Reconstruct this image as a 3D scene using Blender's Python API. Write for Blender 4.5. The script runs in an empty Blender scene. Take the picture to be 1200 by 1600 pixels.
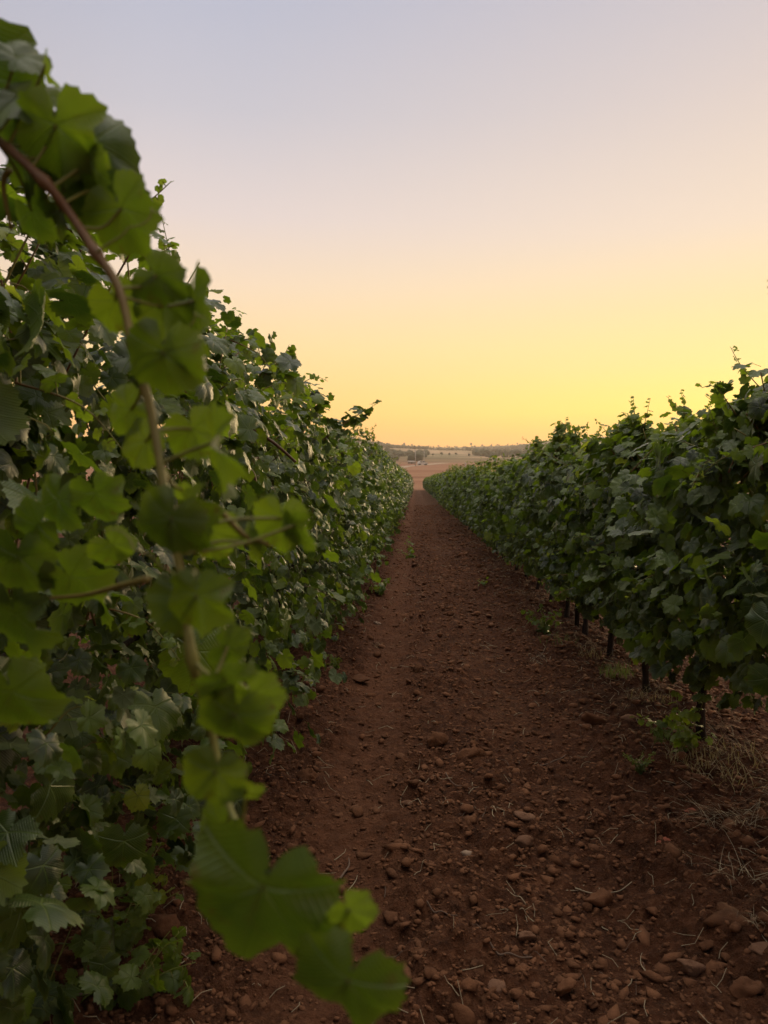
import bpy, math, random
import numpy as np
from mathutils import Vector, Matrix, Euler

PI = math.pi
R_ = math.radians
S = bpy.context.scene
COL = S.collection
rng = np.random.default_rng(11)
random.seed(5)

# ------------------------------------------------------------------ camera
EYE = 1.40
cd = bpy.data.cameras.new('camera')
cam = bpy.data.objects.new('camera', cd)
COL.objects.link(cam)
cam.location = (0, 0, EYE)
cam.rotation_euler = (R_(90 - 2.29), 0, R_(2.39))
cd.sensor_fit = 'VERTICAL'
cd.sensor_height = 36
cd.sensor_width = 27
cd.lens = 27
cd.clip_start = 0.02
cd.clip_end = 20000
cd.dof.use_dof = True
cd.dof.focus_distance = 3.6
cd.dof.aperture_fstop = 6.3
S.camera = cam
S.render.resolution_x = 768
S.render.resolution_y = 1024

CM = Euler(cam.rotation_euler).to_matrix()
def at(px, py, d):
    """point on the photograph's ray (1200x1600) at depth d metres"""
    v = CM @ Vector(((px - 600) / 1200 * d, (800 - py) / 1200 * d, -d))
    return Vector((v.x, v.y, v.z + EYE))

# ------------------------------------------------------------------ sky and sun
SUN_AZ = R_(25.0)          # right of the row direction (+Y towards +X)
SUN_EL = R_(2.0)
W = bpy.data.worlds.new('World')
S.world = W
W.use_nodes = True
nt = W.node_tree
nt.nodes.clear()
N = nt.nodes.new
L = nt.links.new
def srgb(r, g, b, k=1.0):
    def f(c):
        c /= 255.0
        return (c / 12.92 if c <= 0.04045 else ((c + 0.055) / 1.055) ** 2.4) * k
    return (f(r), f(g), f(b), 1)
def mth(t, op, a, b=None, c=None, clamp=False):
    n = t.nodes.new('ShaderNodeMath'); n.operation = op; n.use_clamp = clamp
    for i, v in enumerate((a, b, c)):
        if v is None: continue
        if isinstance(v, (int, float)): n.inputs[i].default_value = v
        else: t.links.new(v, n.inputs[i])
    return n.outputs[0]
def ramp(t, fac, stops, interp='LINEAR'):
    n = t.nodes.new('ShaderNodeValToRGB')
    n.color_ramp.interpolation = interp
    e = n.color_ramp.elements
    e[0].position = stops[0][0]; e[0].color = stops[0][1]
    e[1].position = stops[1][0]; e[1].color = stops[1][1]
    for p, c in stops[2:]:
        x = e.new(p); x.color = c
    t.links.new(fac, n.inputs[0])
    return n.outputs[0]
tc = N('ShaderNodeTexCoord')
sep = N('ShaderNodeSeparateXYZ'); L(tc.outputs['Generated'], sep.inputs[0])
el = mth(nt, 'DIVIDE', mth(nt, 'ARCSINE', sep.outputs[2]), PI / 2, clamp=True)
def dg(d): return d / 90.0
away = [(dg(0), srgb(250, 158, 66, 1.7)), (dg(3), srgb(253, 182, 88, 1.45)), (dg(6), srgb(255, 206, 122, 1.25)),
        (dg(9.5), srgb(255, 221, 160, 1.12)), (dg(14), srgb(244, 219, 190, 1.10)), (dg(18.5), srgb(223, 209, 205, 1.10)),
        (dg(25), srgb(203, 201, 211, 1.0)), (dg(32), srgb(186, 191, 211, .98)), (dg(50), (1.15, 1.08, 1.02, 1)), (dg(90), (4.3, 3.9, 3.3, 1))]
tow = [(dg(0), srgb(255, 172, 62, 1.75)), (dg(2.5), srgb(255, 188, 62, 1.6)), (dg(5), srgb(255, 222, 90, 1.55)),
       (dg(8), srgb(255, 228, 140, 1.25)), (dg(12), srgb(252, 226, 168, 1.12)), (dg(17), srgb(238, 218, 196, 1.10)),
       (dg(25), srgb(222, 208, 203, 1.02)), (dg(33), srgb(200, 196, 206, .98)), (dg(50), (2.7, 2.4, 2.0, 1)), (dg(90), (4.3, 3.9, 3.3, 1))]  # top stops of both ramps, out of view, raised to brighten foliage and ground
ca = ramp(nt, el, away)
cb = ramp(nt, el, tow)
# closeness to the sunset azimuth
vx = N('ShaderNodeCombineXYZ'); L(sep.outputs[0], vx.inputs[0]); L(sep.outputs[1], vx.inputs[1])
vn = N('ShaderNodeVectorMath'); vn.operation = 'NORMALIZE'; L(vx.outputs[0], vn.inputs[0])
vd = N('ShaderNodeVectorMath'); vd.operation = 'DOT_PRODUCT'; L(vn.outputs[0], vd.inputs[0])
vd.inputs[1].default_value = (math.sin(SUN_AZ), math.cos(SUN_AZ), 0)
ang = mth(nt, 'ARCCOSINE', vd.outputs['Value'])
fac = mth(nt, 'SUBTRACT', 1.0, mth(nt, 'DIVIDE', ang, R_(37)), clamp=True)
fac = mth(nt, 'SMOOTH_MIN', fac, 1.0, 0.1)
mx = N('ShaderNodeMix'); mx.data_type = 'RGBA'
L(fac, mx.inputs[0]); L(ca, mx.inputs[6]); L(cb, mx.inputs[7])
# the sky opposite the sunset is darker and bluer
back = mth(nt, 'SUBTRACT', mth(nt, 'DIVIDE', ang, R_(80)), 0.55, clamp=True)
mb = N('ShaderNodeMix'); mb.data_type = 'RGBA'; mb.blend_type = 'MULTIPLY'
L(back, mb.inputs[0]); L(mx.outputs[2], mb.inputs[6]); mb.inputs[7].default_value = (0.38, 0.39, 0.44, 1)
sky = N('ShaderNodeTexSky'); sky.sky_type = 'NISHITA'; sky.sun_disc = False
sky.sun_elevation = SUN_EL; sky.sun_rotation = SUN_AZ
sky.dust_density = 2.0; sky.ozone_density = 2.0
sc = N('ShaderNodeVectorMath'); sc.operation = 'SCALE'; sc.inputs[3].default_value = 0.006
L(sky.outputs[0], sc.inputs[0])
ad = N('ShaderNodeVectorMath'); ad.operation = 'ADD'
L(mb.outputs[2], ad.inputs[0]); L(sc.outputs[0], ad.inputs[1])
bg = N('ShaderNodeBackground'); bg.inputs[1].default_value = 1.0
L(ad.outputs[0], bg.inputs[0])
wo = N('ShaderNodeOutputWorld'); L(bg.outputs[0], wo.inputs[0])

sd = bpy.data.lights.new('sun', 'SUN')
sd.energy = 2.2
sd.angle = R_(18)
sd.color = (1.0, 0.72, 0.38)
sun = bpy.data.objects.new('sun', sd); COL.objects.link(sun)
sv = Vector((math.sin(SUN_AZ) * math.cos(R_(9)), math.cos(SUN_AZ) * math.cos(R_(9)), math.sin(R_(9))))
sun.rotation_euler = (-sv).to_track_quat('-Z', 'Y').to_euler()

S.render.engine = 'CYCLES'
S.view_settings.view_transform = 'Standard'
S.view_settings.look = 'None'
S.view_settings.exposure = 0.0
S.view_settings.gamma = 1.0
S.cycles.max_bounces = 4
S.cycles.diffuse_bounces = 1
S.cycles.glossy_bounces = 2
S.cycles.transmission_bounces = 2
S.cycles.volume_bounces = 0
S.cycles.use_denoising = True

# ------------------------------------------------------------------ helpers
def tag(o, label=None, cat=None, group=None, kind=None):
    if label: o['label'] = label
    if cat: o['category'] = cat
    if group: o['group'] = group
    if kind: o['kind'] = kind
    return o
def empty(name, loc=(0, 0, 0), rz=0.0):
    o = bpy.data.objects.new(name, None); COL.objects.link(o)
    o.location = loc; o.rotation_euler = (0, 0, rz); o.empty_display_size = 0.1
    return o
def link(name, me, parent=None, loc=None):
    o = bpy.data.objects.new(name, me); COL.objects.link(o)
    if parent is not None: o.parent = parent
    if loc is not None: o.location = loc
    return o
def mesh(name, V, T, mat, uv=None, tint=None, smooth=True):
    """V (n,3), T (m,3|4) arrays"""
    V = np.asarray(V, np.float32); T = np.asarray(T, np.int32)
    me = bpy.data.meshes.new(name)
    k = T.shape[1]
    me.vertices.add(len(V)); me.vertices.foreach_set('co', V.ravel())
    me.loops.add(T.size); me.loops.foreach_set('vertex_index', T.ravel())
    me.polygons.add(len(T))
    me.polygons.foreach_set('loop_start', np.arange(0, T.size, k, dtype=np.int32))
    me.polygons.foreach_set('loop_total', np.full(len(T), k, np.int32))
    if smooth: me.polygons.foreach_set('use_smooth', np.ones(len(T), bool))
    if uv is not None:
        l = me.uv_layers.new(name='UVMap')
        l.data.foreach_set('uv', np.asarray(uv, np.float32)[T.ravel()].ravel())
    if tint is not None:
        a = me.attributes.new('tint', 'FLOAT', 'POINT')
        a.data.foreach_set('value', np.asarray(tint, np.float32))
    me.materials.append(mat)
    me.update(); me.validate()
    return me

class Geo:
    """collects triangle pieces for one mesh"""
    def __init__(s, mi=0): s.V = []; s.T = []; s.t = []; s.u = []; s.m = []; s.n = 0; s.mi = mi
    def join(s, o):
        s.T += [T + s.n for T in o.T]; s.V += o.V; s.t += o.t; s.u += o.u; s.m += o.m; s.n += o.n
        return s
    def add(s, V, T, tint=0.5, uv=None):
        V = np.asarray(V, float); T = np.asarray(T, int)
        if T.shape[1] == 4: T = np.vstack([T[:, [0, 1, 2]], T[:, [0, 2, 3]]])
        s.V.append(V); s.T.append(T + s.n)
        s.t.append(np.full(len(V), tint) if np.isscalar(tint) else np.asarray(tint))
        s.u.append(np.zeros((len(V), 2)) if uv is None else uv)
        s.m.append(np.full(len(T), s.mi, np.int32))
        s.n += len(V)
    def mesh(s, name, mat, smooth=True, mat2=None):
        me = mesh(name, np.vstack(s.V), np.vstack(s.T), mat, np.vstack(s.u), np.concatenate(s.t), smooth)
        if mat2:
            me.materials.append(mat2); me.polygons.foreach_set('material_index', np.concatenate(s.m)); me.update()
        return me
def tube(P, r, n=6, cap=True):
    P = np.asarray(P, float); m = len(P)
    r = np.full(m, r) if np.isscalar(r) else np.asarray(r, float)
    T = np.gradient(P, axis=0); T /= np.linalg.norm(T, axis=1)[:, None] + 1e-9
    up = np.array([0.31, 0.17, 0.93]) if abs(T[0][2]) < .9 else np.array([1., .2, 0])
    V = []
    for i in range(m):
        a = np.cross(T[i], up); a /= np.linalg.norm(a) + 1e-9
        b = np.cross(T[i], a)
        th = np.arange(n) * 2 * PI / n
        V.append(P[i] + r[i] * (np.cos(th)[:, None] * a + np.sin(th)[:, None] * b))
    V = np.vstack(V); F = []
    for i in range(m - 1):
        for j in range(n):
            k = (j + 1) % n
            F.append((i * n + j, i * n + k, (i + 1) * n + k)); F.append((i * n + j, (i + 1) * n + k, (i + 1) * n + j))
    if cap:
        V = np.vstack([V, P[:1], P[-1:]])
        c0, c1 = m * n, m * n + 1
        for j in range(n):
            k = (j + 1) % n
            F.append((c0, k, j)); F.append((c1, (m - 1) * n + j, (m - 1) * n + k))
    return V, np.array(F)
def spline(P, k=6):
    P = np.asarray(P, float); m = len(P); out = []
    for i in range(m - 1):
        p0 = P[max(i - 1, 0)]; p1 = P[i]; p2 = P[i + 1]; p3 = P[min(i + 2, m - 1)]
        for j in range(k):
            t = j / k
            out.append(.5 * ((2 * p1) + (-p0 + p2) * t + (2 * p0 - 5 * p1 + 4 * p2 - p3) * t * t + (-p0 + 3 * p1 - 3 * p2 + p3) * t ** 3))
    out.append(P[-1])
    return np.array(out)
class Waves:
    """cheap smooth 3-D noise, about -1..1"""
    def __init__(s, freq, seed, n=10):
        g = np.random.default_rng(seed)
        d = g.normal(size=(n, 3)); d /= np.linalg.norm(d, axis=1)[:, None]
        s.k = d * freq * 2 * PI * g.uniform(.6, 1.4, (n, 1)); s.p = g.uniform(0, 2 * PI, n)
    def __call__(s, P):
        return np.sin(P @ s.k.T + s.p).sum(-1) / math.sqrt(len(s.p)) * .9
LAT = np.random.default_rng(3).uniform(-1, 1, (256, 256))
def vnoise(x, y):
    xi = np.floor(x).astype(int); yi = np.floor(y).astype(int)
    fx = x - xi; fy = y - yi; fx = fx * fx * (3 - 2 * fx); fy = fy * fy * (3 - 2 * fy)
    a = LAT[xi & 255, yi & 255]; b = LAT[(xi + 1) & 255, yi & 255]
    c = LAT[xi & 255, (yi + 1) & 255]; d = LAT[(xi + 1) & 255, (yi + 1) & 255]
    return (a * (1 - fx) + b * fx) * (1 - fy) + (c * (1 - fx) + d * fx) * fy

# ------------------------------------------------------------------ materials
def newmat(name):
    m = bpy.data.materials.new(name); m.use_nodes = True
    m.node_tree.nodes.clear()
    return m, m.node_tree
def mixc(t, f, a, b, bt='MIX'):
    n = t.nodes.new('ShaderNodeMix'); n.data_type = 'RGBA'; n.blend_type = bt
    for i, v in ((0, f), (6, a), (7, b)):
        if isinstance(v, (int, float)): n.inputs[i].default_value = v
        elif isinstance(v, tuple): n.inputs[i].default_value = v
        else: t.links.new(v, n.inputs[i])
    return n.outputs[2]
def noise(t, scale, detail=4, vec=None, rough=.55):
    n = t.nodes.new('ShaderNodeTexNoise'); n.inputs['Scale'].default_value = scale
    n.inputs['Detail'].default_value = detail; n.inputs['Roughness'].default_value = rough
    if vec is not None: t.links.new(vec, n.inputs['Vector'])
    return n.outputs[0]
def bump(t, h, strength, dist, nrm=None):
    b = t.nodes.new('ShaderNodeBump'); b.inputs['Strength'].default_value = strength
    b.inputs['Distance'].default_value = dist
    t.links.new(h, b.inputs['Height'])
    if nrm is not None: t.links.new(nrm, b.inputs['Normal'])
    return b.outputs[0]
def principled(t, col, rough=.8, spec=.3, nrm=None):
    p = t.nodes.new('ShaderNodeBsdfPrincipled')
    if isinstance(col, tuple): p.inputs['Base Color'].default_value = col
    else: t.links.new(col, p.inputs['Base Color'])
    if isinstance(rough, (int, float)): p.inputs['Roughness'].default_value = rough
    else: t.links.new(rough, p.inputs['Roughness'])
    p.inputs['Specular IOR Level'].default_value = spec
    if nrm is not None: t.links.new(nrm, p.inputs['Normal'])
    return p
def out(t, sh):
    o = t.nodes.new('ShaderNodeOutputMaterial'); t.links.new(sh, o.inputs[0])
def coords(t, kind='Object'):
    return t.nodes.new('ShaderNodeTexCoord').outputs[kind]

def leaf_material(name, detail=True):
    m, t = newmat(name)
    at_ = t.nodes.new('ShaderNodeAttribute'); at_.attribute_name = 'tint'
    tint = at_.outputs['Fac']
    up = ramp(t, tint, [(0.0, (.017, .034, .008, 1)), (.3, (.054, .088, .012, 1)), (.62, (.115, .165, .018, 1)),
                        (.85, (.14, .205, .022, 1)), (1.0, (.25, .30, .03, 1))])
    tr = ramp(t, tint, [(0.0, (.03, .075, .006, 1)), (.3, (.085, .16, .010, 1)), (.62, (.27, .40, .012, 1)),
                        (.85, (.30, .42, .02, 1)), (1.0, (.50, .55, .04, 1))])
    geo = t.nodes.new('ShaderNodeNewGeometry')
    oc = coords(t)
    blot = noise(t, 22, 3, oc)
    nrm = None; vein = None
    if detail:
        uv = t.nodes.new('ShaderNodeUVMap'); uv.uv_map = 'UVMap'
        s = t.nodes.new('ShaderNodeSeparateXYZ'); t.links.new(uv.outputs[0], s.inputs[0])
        x = mth(t, 'ABSOLUTE', mth(t, 'MULTIPLY_ADD', s.outputs[0], 2.0, -1.0))
        y = mth(t, 'MULTIPLY_ADD', s.outputs[1], 2.0, -1.0)
        ds = []
        for a in (0, 52, 108):
            dx, dy = math.sin(R_(a)), math.cos(R_(a))
            cr = mth(t, 'ABSOLUTE', mth(t, 'SUBTRACT', mth(t, 'MULTIPLY', x, dy), mth(t, 'MULTIPLY', y, dx)))
            dt = mth(t, 'ADD', mth(t, 'MULTIPLY', x, dx), mth(t, 'MULTIPLY', y, dy))
            neg = mth(t, 'LESS_THAN', dt, 0.0)
            ds.append(mth(t, 'ADD', mth(t, 'ADD', cr, neg), mth(t, 'MULTIPLY', mth(t, 'MAXIMUM', dt, 0.0), 0.012)))
        d = mth(t, 'MINIMUM', mth(t, 'MINIMUM', ds[0], ds[1]), ds[2])
        vein = mth(t, 'SUBTRACT', 1.0, mth(t, 'DIVIDE', d, 0.034), clamp=True)
        # side veins: a chevron pattern fading away from the main veins
        ch = mth(t, 'SINE', mth(t, 'MULTIPLY', mth(t, 'SUBTRACT', y, mth(t, 'MULTIPLY', x, 0.85)), 38.0))
        sec = mth(t, 'MULTIPLY', mth(t, 'POWER', mth(t, 'ABSOLUTE', ch), 10.0), 0.35)
        vv = mth(t, 'MAXIMUM', vein, sec)
        up = mixc(t, mth(t, 'MULTIPLY', vv, .75), up, (.20, .27, .06, 1))
        tr = mixc(t, mth(t, 'MULTIPLY', vv, .6), tr, (.05, .09, .01, 1))
        nrm = bump(t, mth(t, 'SUBTRACT', blot, vv), .7, .0032)
        rad = mth(t, 'SQRT', mth(t, 'ADD', mth(t, 'MULTIPLY', x, x), mth(t, 'MULTIPLY', y, y)))
        rim = mth(t, 'MULTIPLY', mth(t, 'SUBTRACT', rad, .50, clamp=True), 1.15, clamp=True)
        up = mixc(t, rim, up, (.12, .165, .018, 1)); tr = mixc(t, rim, tr, (.30, .42, .015, 1))
    mot = ramp(t, noise(t, 11, 4, oc, .6), [(.36, (0, 0, 0, 1)), (.66, (1, 1, 1, 1))])
    up = mixc(t, mth(t, 'MULTIPLY', mot, .6), up, mixc(t, 1.0, up, (.42, .52, .55, 1), 'MULTIPLY'))
    tr = mixc(t, mth(t, 'MULTIPLY', mot, .6), tr, mixc(t, 1.0, tr, (.50, .60, .6, 1), 'MULTIPLY'))
    if detail:
        spot = mth(t, 'MULTIPLY', ramp(t, noise(t, 70, 3, oc), [(.64, (0, 0, 0, 1)), (.70, (1, 1, 1, 1))]), mth(t, 'MULTIPLY_ADD', rim, 1.4, .12, True))
        up = mixc(t, spot, up, (.12, .065, .022, 1)); tr = mixc(t, spot, tr, (.10, .05, .01, 1))
    under = mixc(t, .42, up, (.15, .175, .075, 1))
    base = mixc(t, geo.outputs['Backfacing'], up, under)
    rough = mth(t, 'MULTIPLY_ADD', geo.outputs['Backfacing'], .30, .30)
    rough = mth(t, 'ADD', rough, mth(t, 'MULTIPLY', blot, .14))
    p = principled(t, base, rough, .5, nrm)
    tl = t.nodes.new('ShaderNodeBsdfTranslucent'); t.links.new(tr, tl.inputs[0])
    ms = t.nodes.new('ShaderNodeMixShader'); t.links.new(mth(t, 'MULTIPLY_ADD', tint, .34, .16), ms.inputs[0])
    t.links.new(p.outputs[0], ms.inputs[1]); t.links.new(tl.outputs[0], ms.inputs[2])
    out(t, ms.outputs[0])
    return m
M_LEAF = leaf_material('vine_leaf')
M_LEAF_FAR = leaf_material('vine_leaf_far', False)

def cane_material():
    m, t = newmat('cane')
    a = t.nodes.new('ShaderNodeAttribute'); a.attribute_name = 'tint'
    c = ramp(t, a.outputs['Fac'], [(0, (.085, .040, .018, 1)), (.35, (.19, .090, .030, 1)), (.6, (.24, .20, .045, 1)), (1, (.22, .28, .06, 1))])
    n = noise(t, 60, 4, coords(t))
    c = mixc(t, n, c, mixc(t, 1.0, c, (.6, .5, .5, 1), 'MULTIPLY'))
    out(t, principled(t, c, .55, .4, bump(t, n, .3, .001)).outputs[0])
    return m
M_CANE = cane_material()
def bark_material():
    m, t = newmat('bark')
    mp = t.nodes.new('ShaderNodeMapping'); mp.inputs['Scale'].default_value = (14, 14, 2.2)
    t.links.new(coords(t), mp.inputs[0])
    n = noise(t, 3, 8, mp.outputs[0], .65)
    c = ramp(t, n, [(.3, (.012, .009, .007, 1)), (.7, (.06, .042, .032, 1))])
    out(t, principled(t, c, .9, .15, bump(t, n, 1.0, .01)).outputs[0])
    return m
M_BARK = bark_material()
def soil_material():
    m, t = newmat('soil')
    geo = t.nodes.new('ShaderNodeNewGeometry')
    pos = geo.outputs['Position']
    n1 = noise(t, 1.3, 6, pos); n2 = noise(t, 14, 8, pos, .7); n3 = noise(t, 90, 5, pos, .7)
    c = ramp(t, n1, [(.3, (.070, .0255, .0112, 1)), (.7, (.132, .051, .0235, 1))])
    n4 = noise(t, 38, 4, pos, .6)
    c = mixc(t, ramp(t, n2, [(.38, (0, 0, 0, 1)), (.66, (1, 1, 1, 1))]), c, (.032, .012, .0055, 1))
    c = mixc(t, mth(t, 'MULTIPLY', ramp(t, n4, [(.52, (0, 0, 0, 1)), (.68, (1, 1, 1, 1))]), .6), c, (.190, .084, .042, 1))
    spk = ramp(t, n3, [(.55, (0, 0, 0, 1)), (.75, (1, 1, 1, 1))])
    c = mixc(t, mth(t, 'MULTIPLY', spk, .35), c, (.22, .125, .085, 1))
    s0 = t.nodes.new('ShaderNodeSeparateXYZ'); t.links.new(pos, s0.inputs[0])
    dx = mth(t, 'DIVIDE', mth(t, 'ADD', s0.outputs[0], mth(t, 'MULTIPLY_ADD', n1, .3, .10)), .20)
    strip = mth(t, 'MULTIPLY', mth(t, 'POWER', 2.718, mth(t, 'MULTIPLY', mth(t, 'MULTIPLY', dx, dx), -1.0)), .34)
    c = mixc(t, strip, c, (.200, .084, .042, 1))
    # far fields: dry stubble and paler earth
    s = t.nodes.new('ShaderNodeSeparateXYZ'); t.links.new(pos, s.inputs[0])
    far = mth(t, 'DIVIDE', mth(t, 'SUBTRACT', s.outputs[1], 117.0), 20.0, clamp=True)
    mp = t.nodes.new('ShaderNodeMapping'); mp.inputs['Scale'].default_value = (.010, .045, .01)
    t.links.new(pos, mp.inputs[0])
    nf = noise(t, 1.0, 5, mp.outputs[0])
    fc = ramp(t, nf, [(.30, (.15, .055, .030, 1)), (.46, (.22, .085, .045, 1)), (.58, (.29, .145, .08, 1)), (.72, (.12, .10, .05, 1))])
    hill = mth(t, 'DIVIDE', mth(t, 'SUBTRACT', s.outputs[1], 380.0), 120.0, clamp=True)
    mp2 = t.nodes.new('ShaderNodeMapping'); mp2.inputs['Scale'].default_value = (.006, .012, .006)
    t.links.new(pos, mp2.inputs[0])
    nh = noise(t, 1.0, 8, mp2.outputs[0], .6)
    hc = ramp(t, nh, [(.38, (.060, .072, .035, 1)), (.48, (.12, .11, .055, 1)), (.56, (.34, .22, .13, 1)), (.66, (.52, .37, .24, 1))])
    fc = mixc(t, hill, fc, hc)
    c = mixc(t, far, c, fc)
    h = mth(t, 'ADD', mth(t, 'ADD', n2, mth(t, 'MULTIPLY', n4, .8)), mth(t, 'MULTIPLY', n3, .4))
    out(t, principled(t, c, .92, .12, bump(t, h, 1.0, .03)).outputs[0])
    return m
M_SOIL = soil_material()
def clod_material(name, c0, c1, sc=25):
    m, t = newmat(name)
    oi = t.nodes.new('ShaderNodeObjectInfo')
    a = t.nodes.new('ShaderNodeAttribute'); a.attribute_name = 'tint'
    geo = t.nodes.new('ShaderNodeNewGeometry')
    n = noise(t, sc, 7, geo.outputs['Position'], .7)
    f = mth(t, 'ADD', mth(t, 'MULTIPLY', n, .7), mth(t, 'MULTIPLY', mth(t, 'ADD', a.outputs['Fac'], oi.outputs['Random']), .25), clamp=True)
    c = ramp(t, f, [(.2, c0), (.8, c1)])
    out(t, principled(t, c, .9, .15, bump(t, noise(t, sc * 3.5, 6, geo.outputs['Position'], .7), .8, .006)).outputs[0])
    return m
M_CLOD = clod_material('soil_clod', (.028, .011, .005, 1), (.170, .074, .036, 1))
M_STONE = clod_material('stone', (.08, .035, .019, 1), (.21, .11, .066, 1), 30)
M_PALE = clod_material('pale_stone', (.20, .13, .085, 1), (.36, .26, .19, 1), 14)
M_RED = clod_material('red_stone', (.22, .06, .035, 1), (.36, .12, .07, 1), 14)
def plain(name, c, rough=.8, sc=40, var=.5):
    m, t = newmat(name)
    geo = t.nodes.new('ShaderNodeNewGeometry')
    n = noise(t, sc, 4, geo.outputs['Position'])
    cc = mixc(t, n, c, mixc(t, 1.0, c, (var, var, var, 1), 'MULTIPLY'))
    out(t, principled(t, cc, rough, .3).outputs[0])
    return m
M_STRAW = plain('straw', (.42, .33, .21, 1), .75)
M_TWIG = plain('twig', (.20, .13, .09, 1), .85)
def weed_material(name, c, tr):
    m, t = newmat(name)
    p = principled(t, c, .5, .4)
    tl = t.nodes.new('ShaderNodeBsdfTranslucent'); tl.inputs[0].default_value = tr
    ms = t.nodes.new('ShaderNodeMixShader'); ms.inputs[0].default_value = .35
    t.links.new(p.outputs[0], ms.inputs[1]); t.links.new(tl.outputs[0], ms.inputs[2]); out(t, ms.outputs[0])
    return m
M_WEED = weed_material('weed', (.09, .14, .035, 1), (.18, .26, .04, 1))
M_DRYGRASS = weed_material('dry_grass', (.30, .24, .12, 1), (.30, .25, .10, 1))
M_TREE = plain('far_tree', (.045, .062, .03, 1), .9, .3, .55)

# ------------------------------------------------------------------ ground
def ground_z(x, y):
    x = np.asarray(x, float); y = np.asarray(y, float)
    near = np.clip((125 - y) / 15, 0, 1)
    u = x - .16
    z = .075 * np.exp(-((x - 1.45) / .42) ** 2) + .07 * np.exp(-((x + 1.05) / .36) ** 2)
    z = z - .030 * np.exp(-((u - .48) / .20) ** 2) - .026 * np.exp(-((u + .42) / .18) ** 2)
    z = z + .022 * vnoise(x * 1.7 + 9, y * 1.1) + .016 * vnoise(x * 4.5, y * 4.1 + 40)
    z = z * near
    prof = np.interp(y, [-50, 118, 128, 160, 205, 300, 420, 520, 700, 900, 1150, 1500, 1900, 2600, 6000],
                     [0, 0, -.3, 1.3, 3.0, 7.4, 12.5, 16.5, 24, 34, 46, 62, 46, 30, 20])
    dist = np.clip((y - 350) / 1000, 0, 1.3)
    lat = x / np.maximum(y, 60)
    hill = 26 * dist * np.exp(-((lat + .135) / .09) ** 2) + 20 * dist * (1 / (1 + np.exp(-(lat - .16) / .03)))
    rough = np.clip((y - 120) / 300, 0, 1) * (2.0 * vnoise(x / 60., y / 60.) + 4.0 * dist * vnoise(x / 140. + 7, y / 140.))
    return z + prof + hill + rough
FINE = None
def cells(x, y, f, seed):
    """half-buried lumps: dome height 0..1 around jittered cell points, many cells left empty"""
    x = x * f; y = y * f; xi = np.floor(x).astype(int); yi = np.floor(y).astype(int)
    best = np.zeros(x.shape)
    for a in (-1, 0, 1):
        for b in (-1, 0, 1):
            cx = xi + a; cy = yi + b
            r1 = LAT[(cx * 7 + seed) & 255, (cy * 13 + seed) & 255]; r2 = LAT[(cx * 11 + seed * 3) & 255, (cy * 5 + 99) & 255]; r3 = LAT[(cx * 3 + 17) & 255, (cy * 17 + seed) & 255]
            R = .22 + .50 * np.clip(r3, -.2, 1)
            dx = x - (cx + .5 + .4 * r1); dy = y - (cy + .5 + .4 * r2)
            dx2 = dx * (1 + .35 * r2)
            q = 1 - (dx2 * dx2 + dy * dy) / (R * R)
            best = np.maximum(best, R * np.sqrt(np.clip(q, 0, 1)) * (.8 + .35 * r1))
    return best
def ground_fine(x, y):
    amp = np.clip((60 - y) / 50, .15, 1) * (y < 120)
    c, sn = .8, .6
    u = c * x - sn * y; v = sn * x + c * y
    d = np.abs(vnoise(u * 7, v * 7 + 5)) * .022
    wx = x + .02 * vnoise(x * 25, y * 25); wy = y + .02 * vnoise(x * 25 + 50, y * 25)
    dn = .55 + .45 * vnoise(x * 1.9 + 11, y * 1.4)
    d += cells(wx, wy, 8, 1) * .085 * dn + cells(wx * .8 - wy * .6, wx * .6 + wy * .8, 17, 7) * .052 * dn + cells(wx, wy, 36, 13) * .024
    d += vnoise(x * 75, y * 75) * .004 + vnoise(u * 38, v * 38) * .005
    trackl = np.exp(-((x + .26) / .20) ** 2) * .4 + np.exp(-((x - .62) / .16) ** 2) * .35     # smoother trodden strip
    return amp * d * (1 - trackl)
def gz(x, y): return float(ground_z(x, y) + ground_fine(np.array([float(x)]), np.array([float(y)]))[0])

xs = np.concatenate([-np.geomspace(1500, 2.2, 56), np.arange(-2.1, -1.26, .02), np.arange(-1.25, 2.2, .0095), np.arange(2.21, 2.95, .02), np.geomspace(3.0, 1500, 56)])
ys = [-60, -30, -10, -3, -1, 0, .5, 1.0, 1.4]
y_ = 1.5
while y_ < 90: ys.append(y_); y_ += max(.0085, .0046 * y_)
while y_ < 2300: ys.append(y_); y_ *= 1.03
ys = np.array(ys)
X, Y = np.meshgrid(xs, ys)
Z = ground_z(X, Y) + ground_fine(X, Y)
nx = len(xs); ny = len(ys)
idx = np.arange(nx * ny).reshape(ny, nx)
F = np.stack([idx[:-1, :-1], idx[:-1, 1:], idx[1:, 1:], idx[1:, :-1]], -1).reshape(-1, 4)
g = link('ground', mesh('ground', np.stack([X, Y, Z], -1).reshape(-1, 3), F, M_SOIL))
tag(g, 'bare red brown tilled soil of the lane running to far fields', 'ground', kind='structure')

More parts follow.
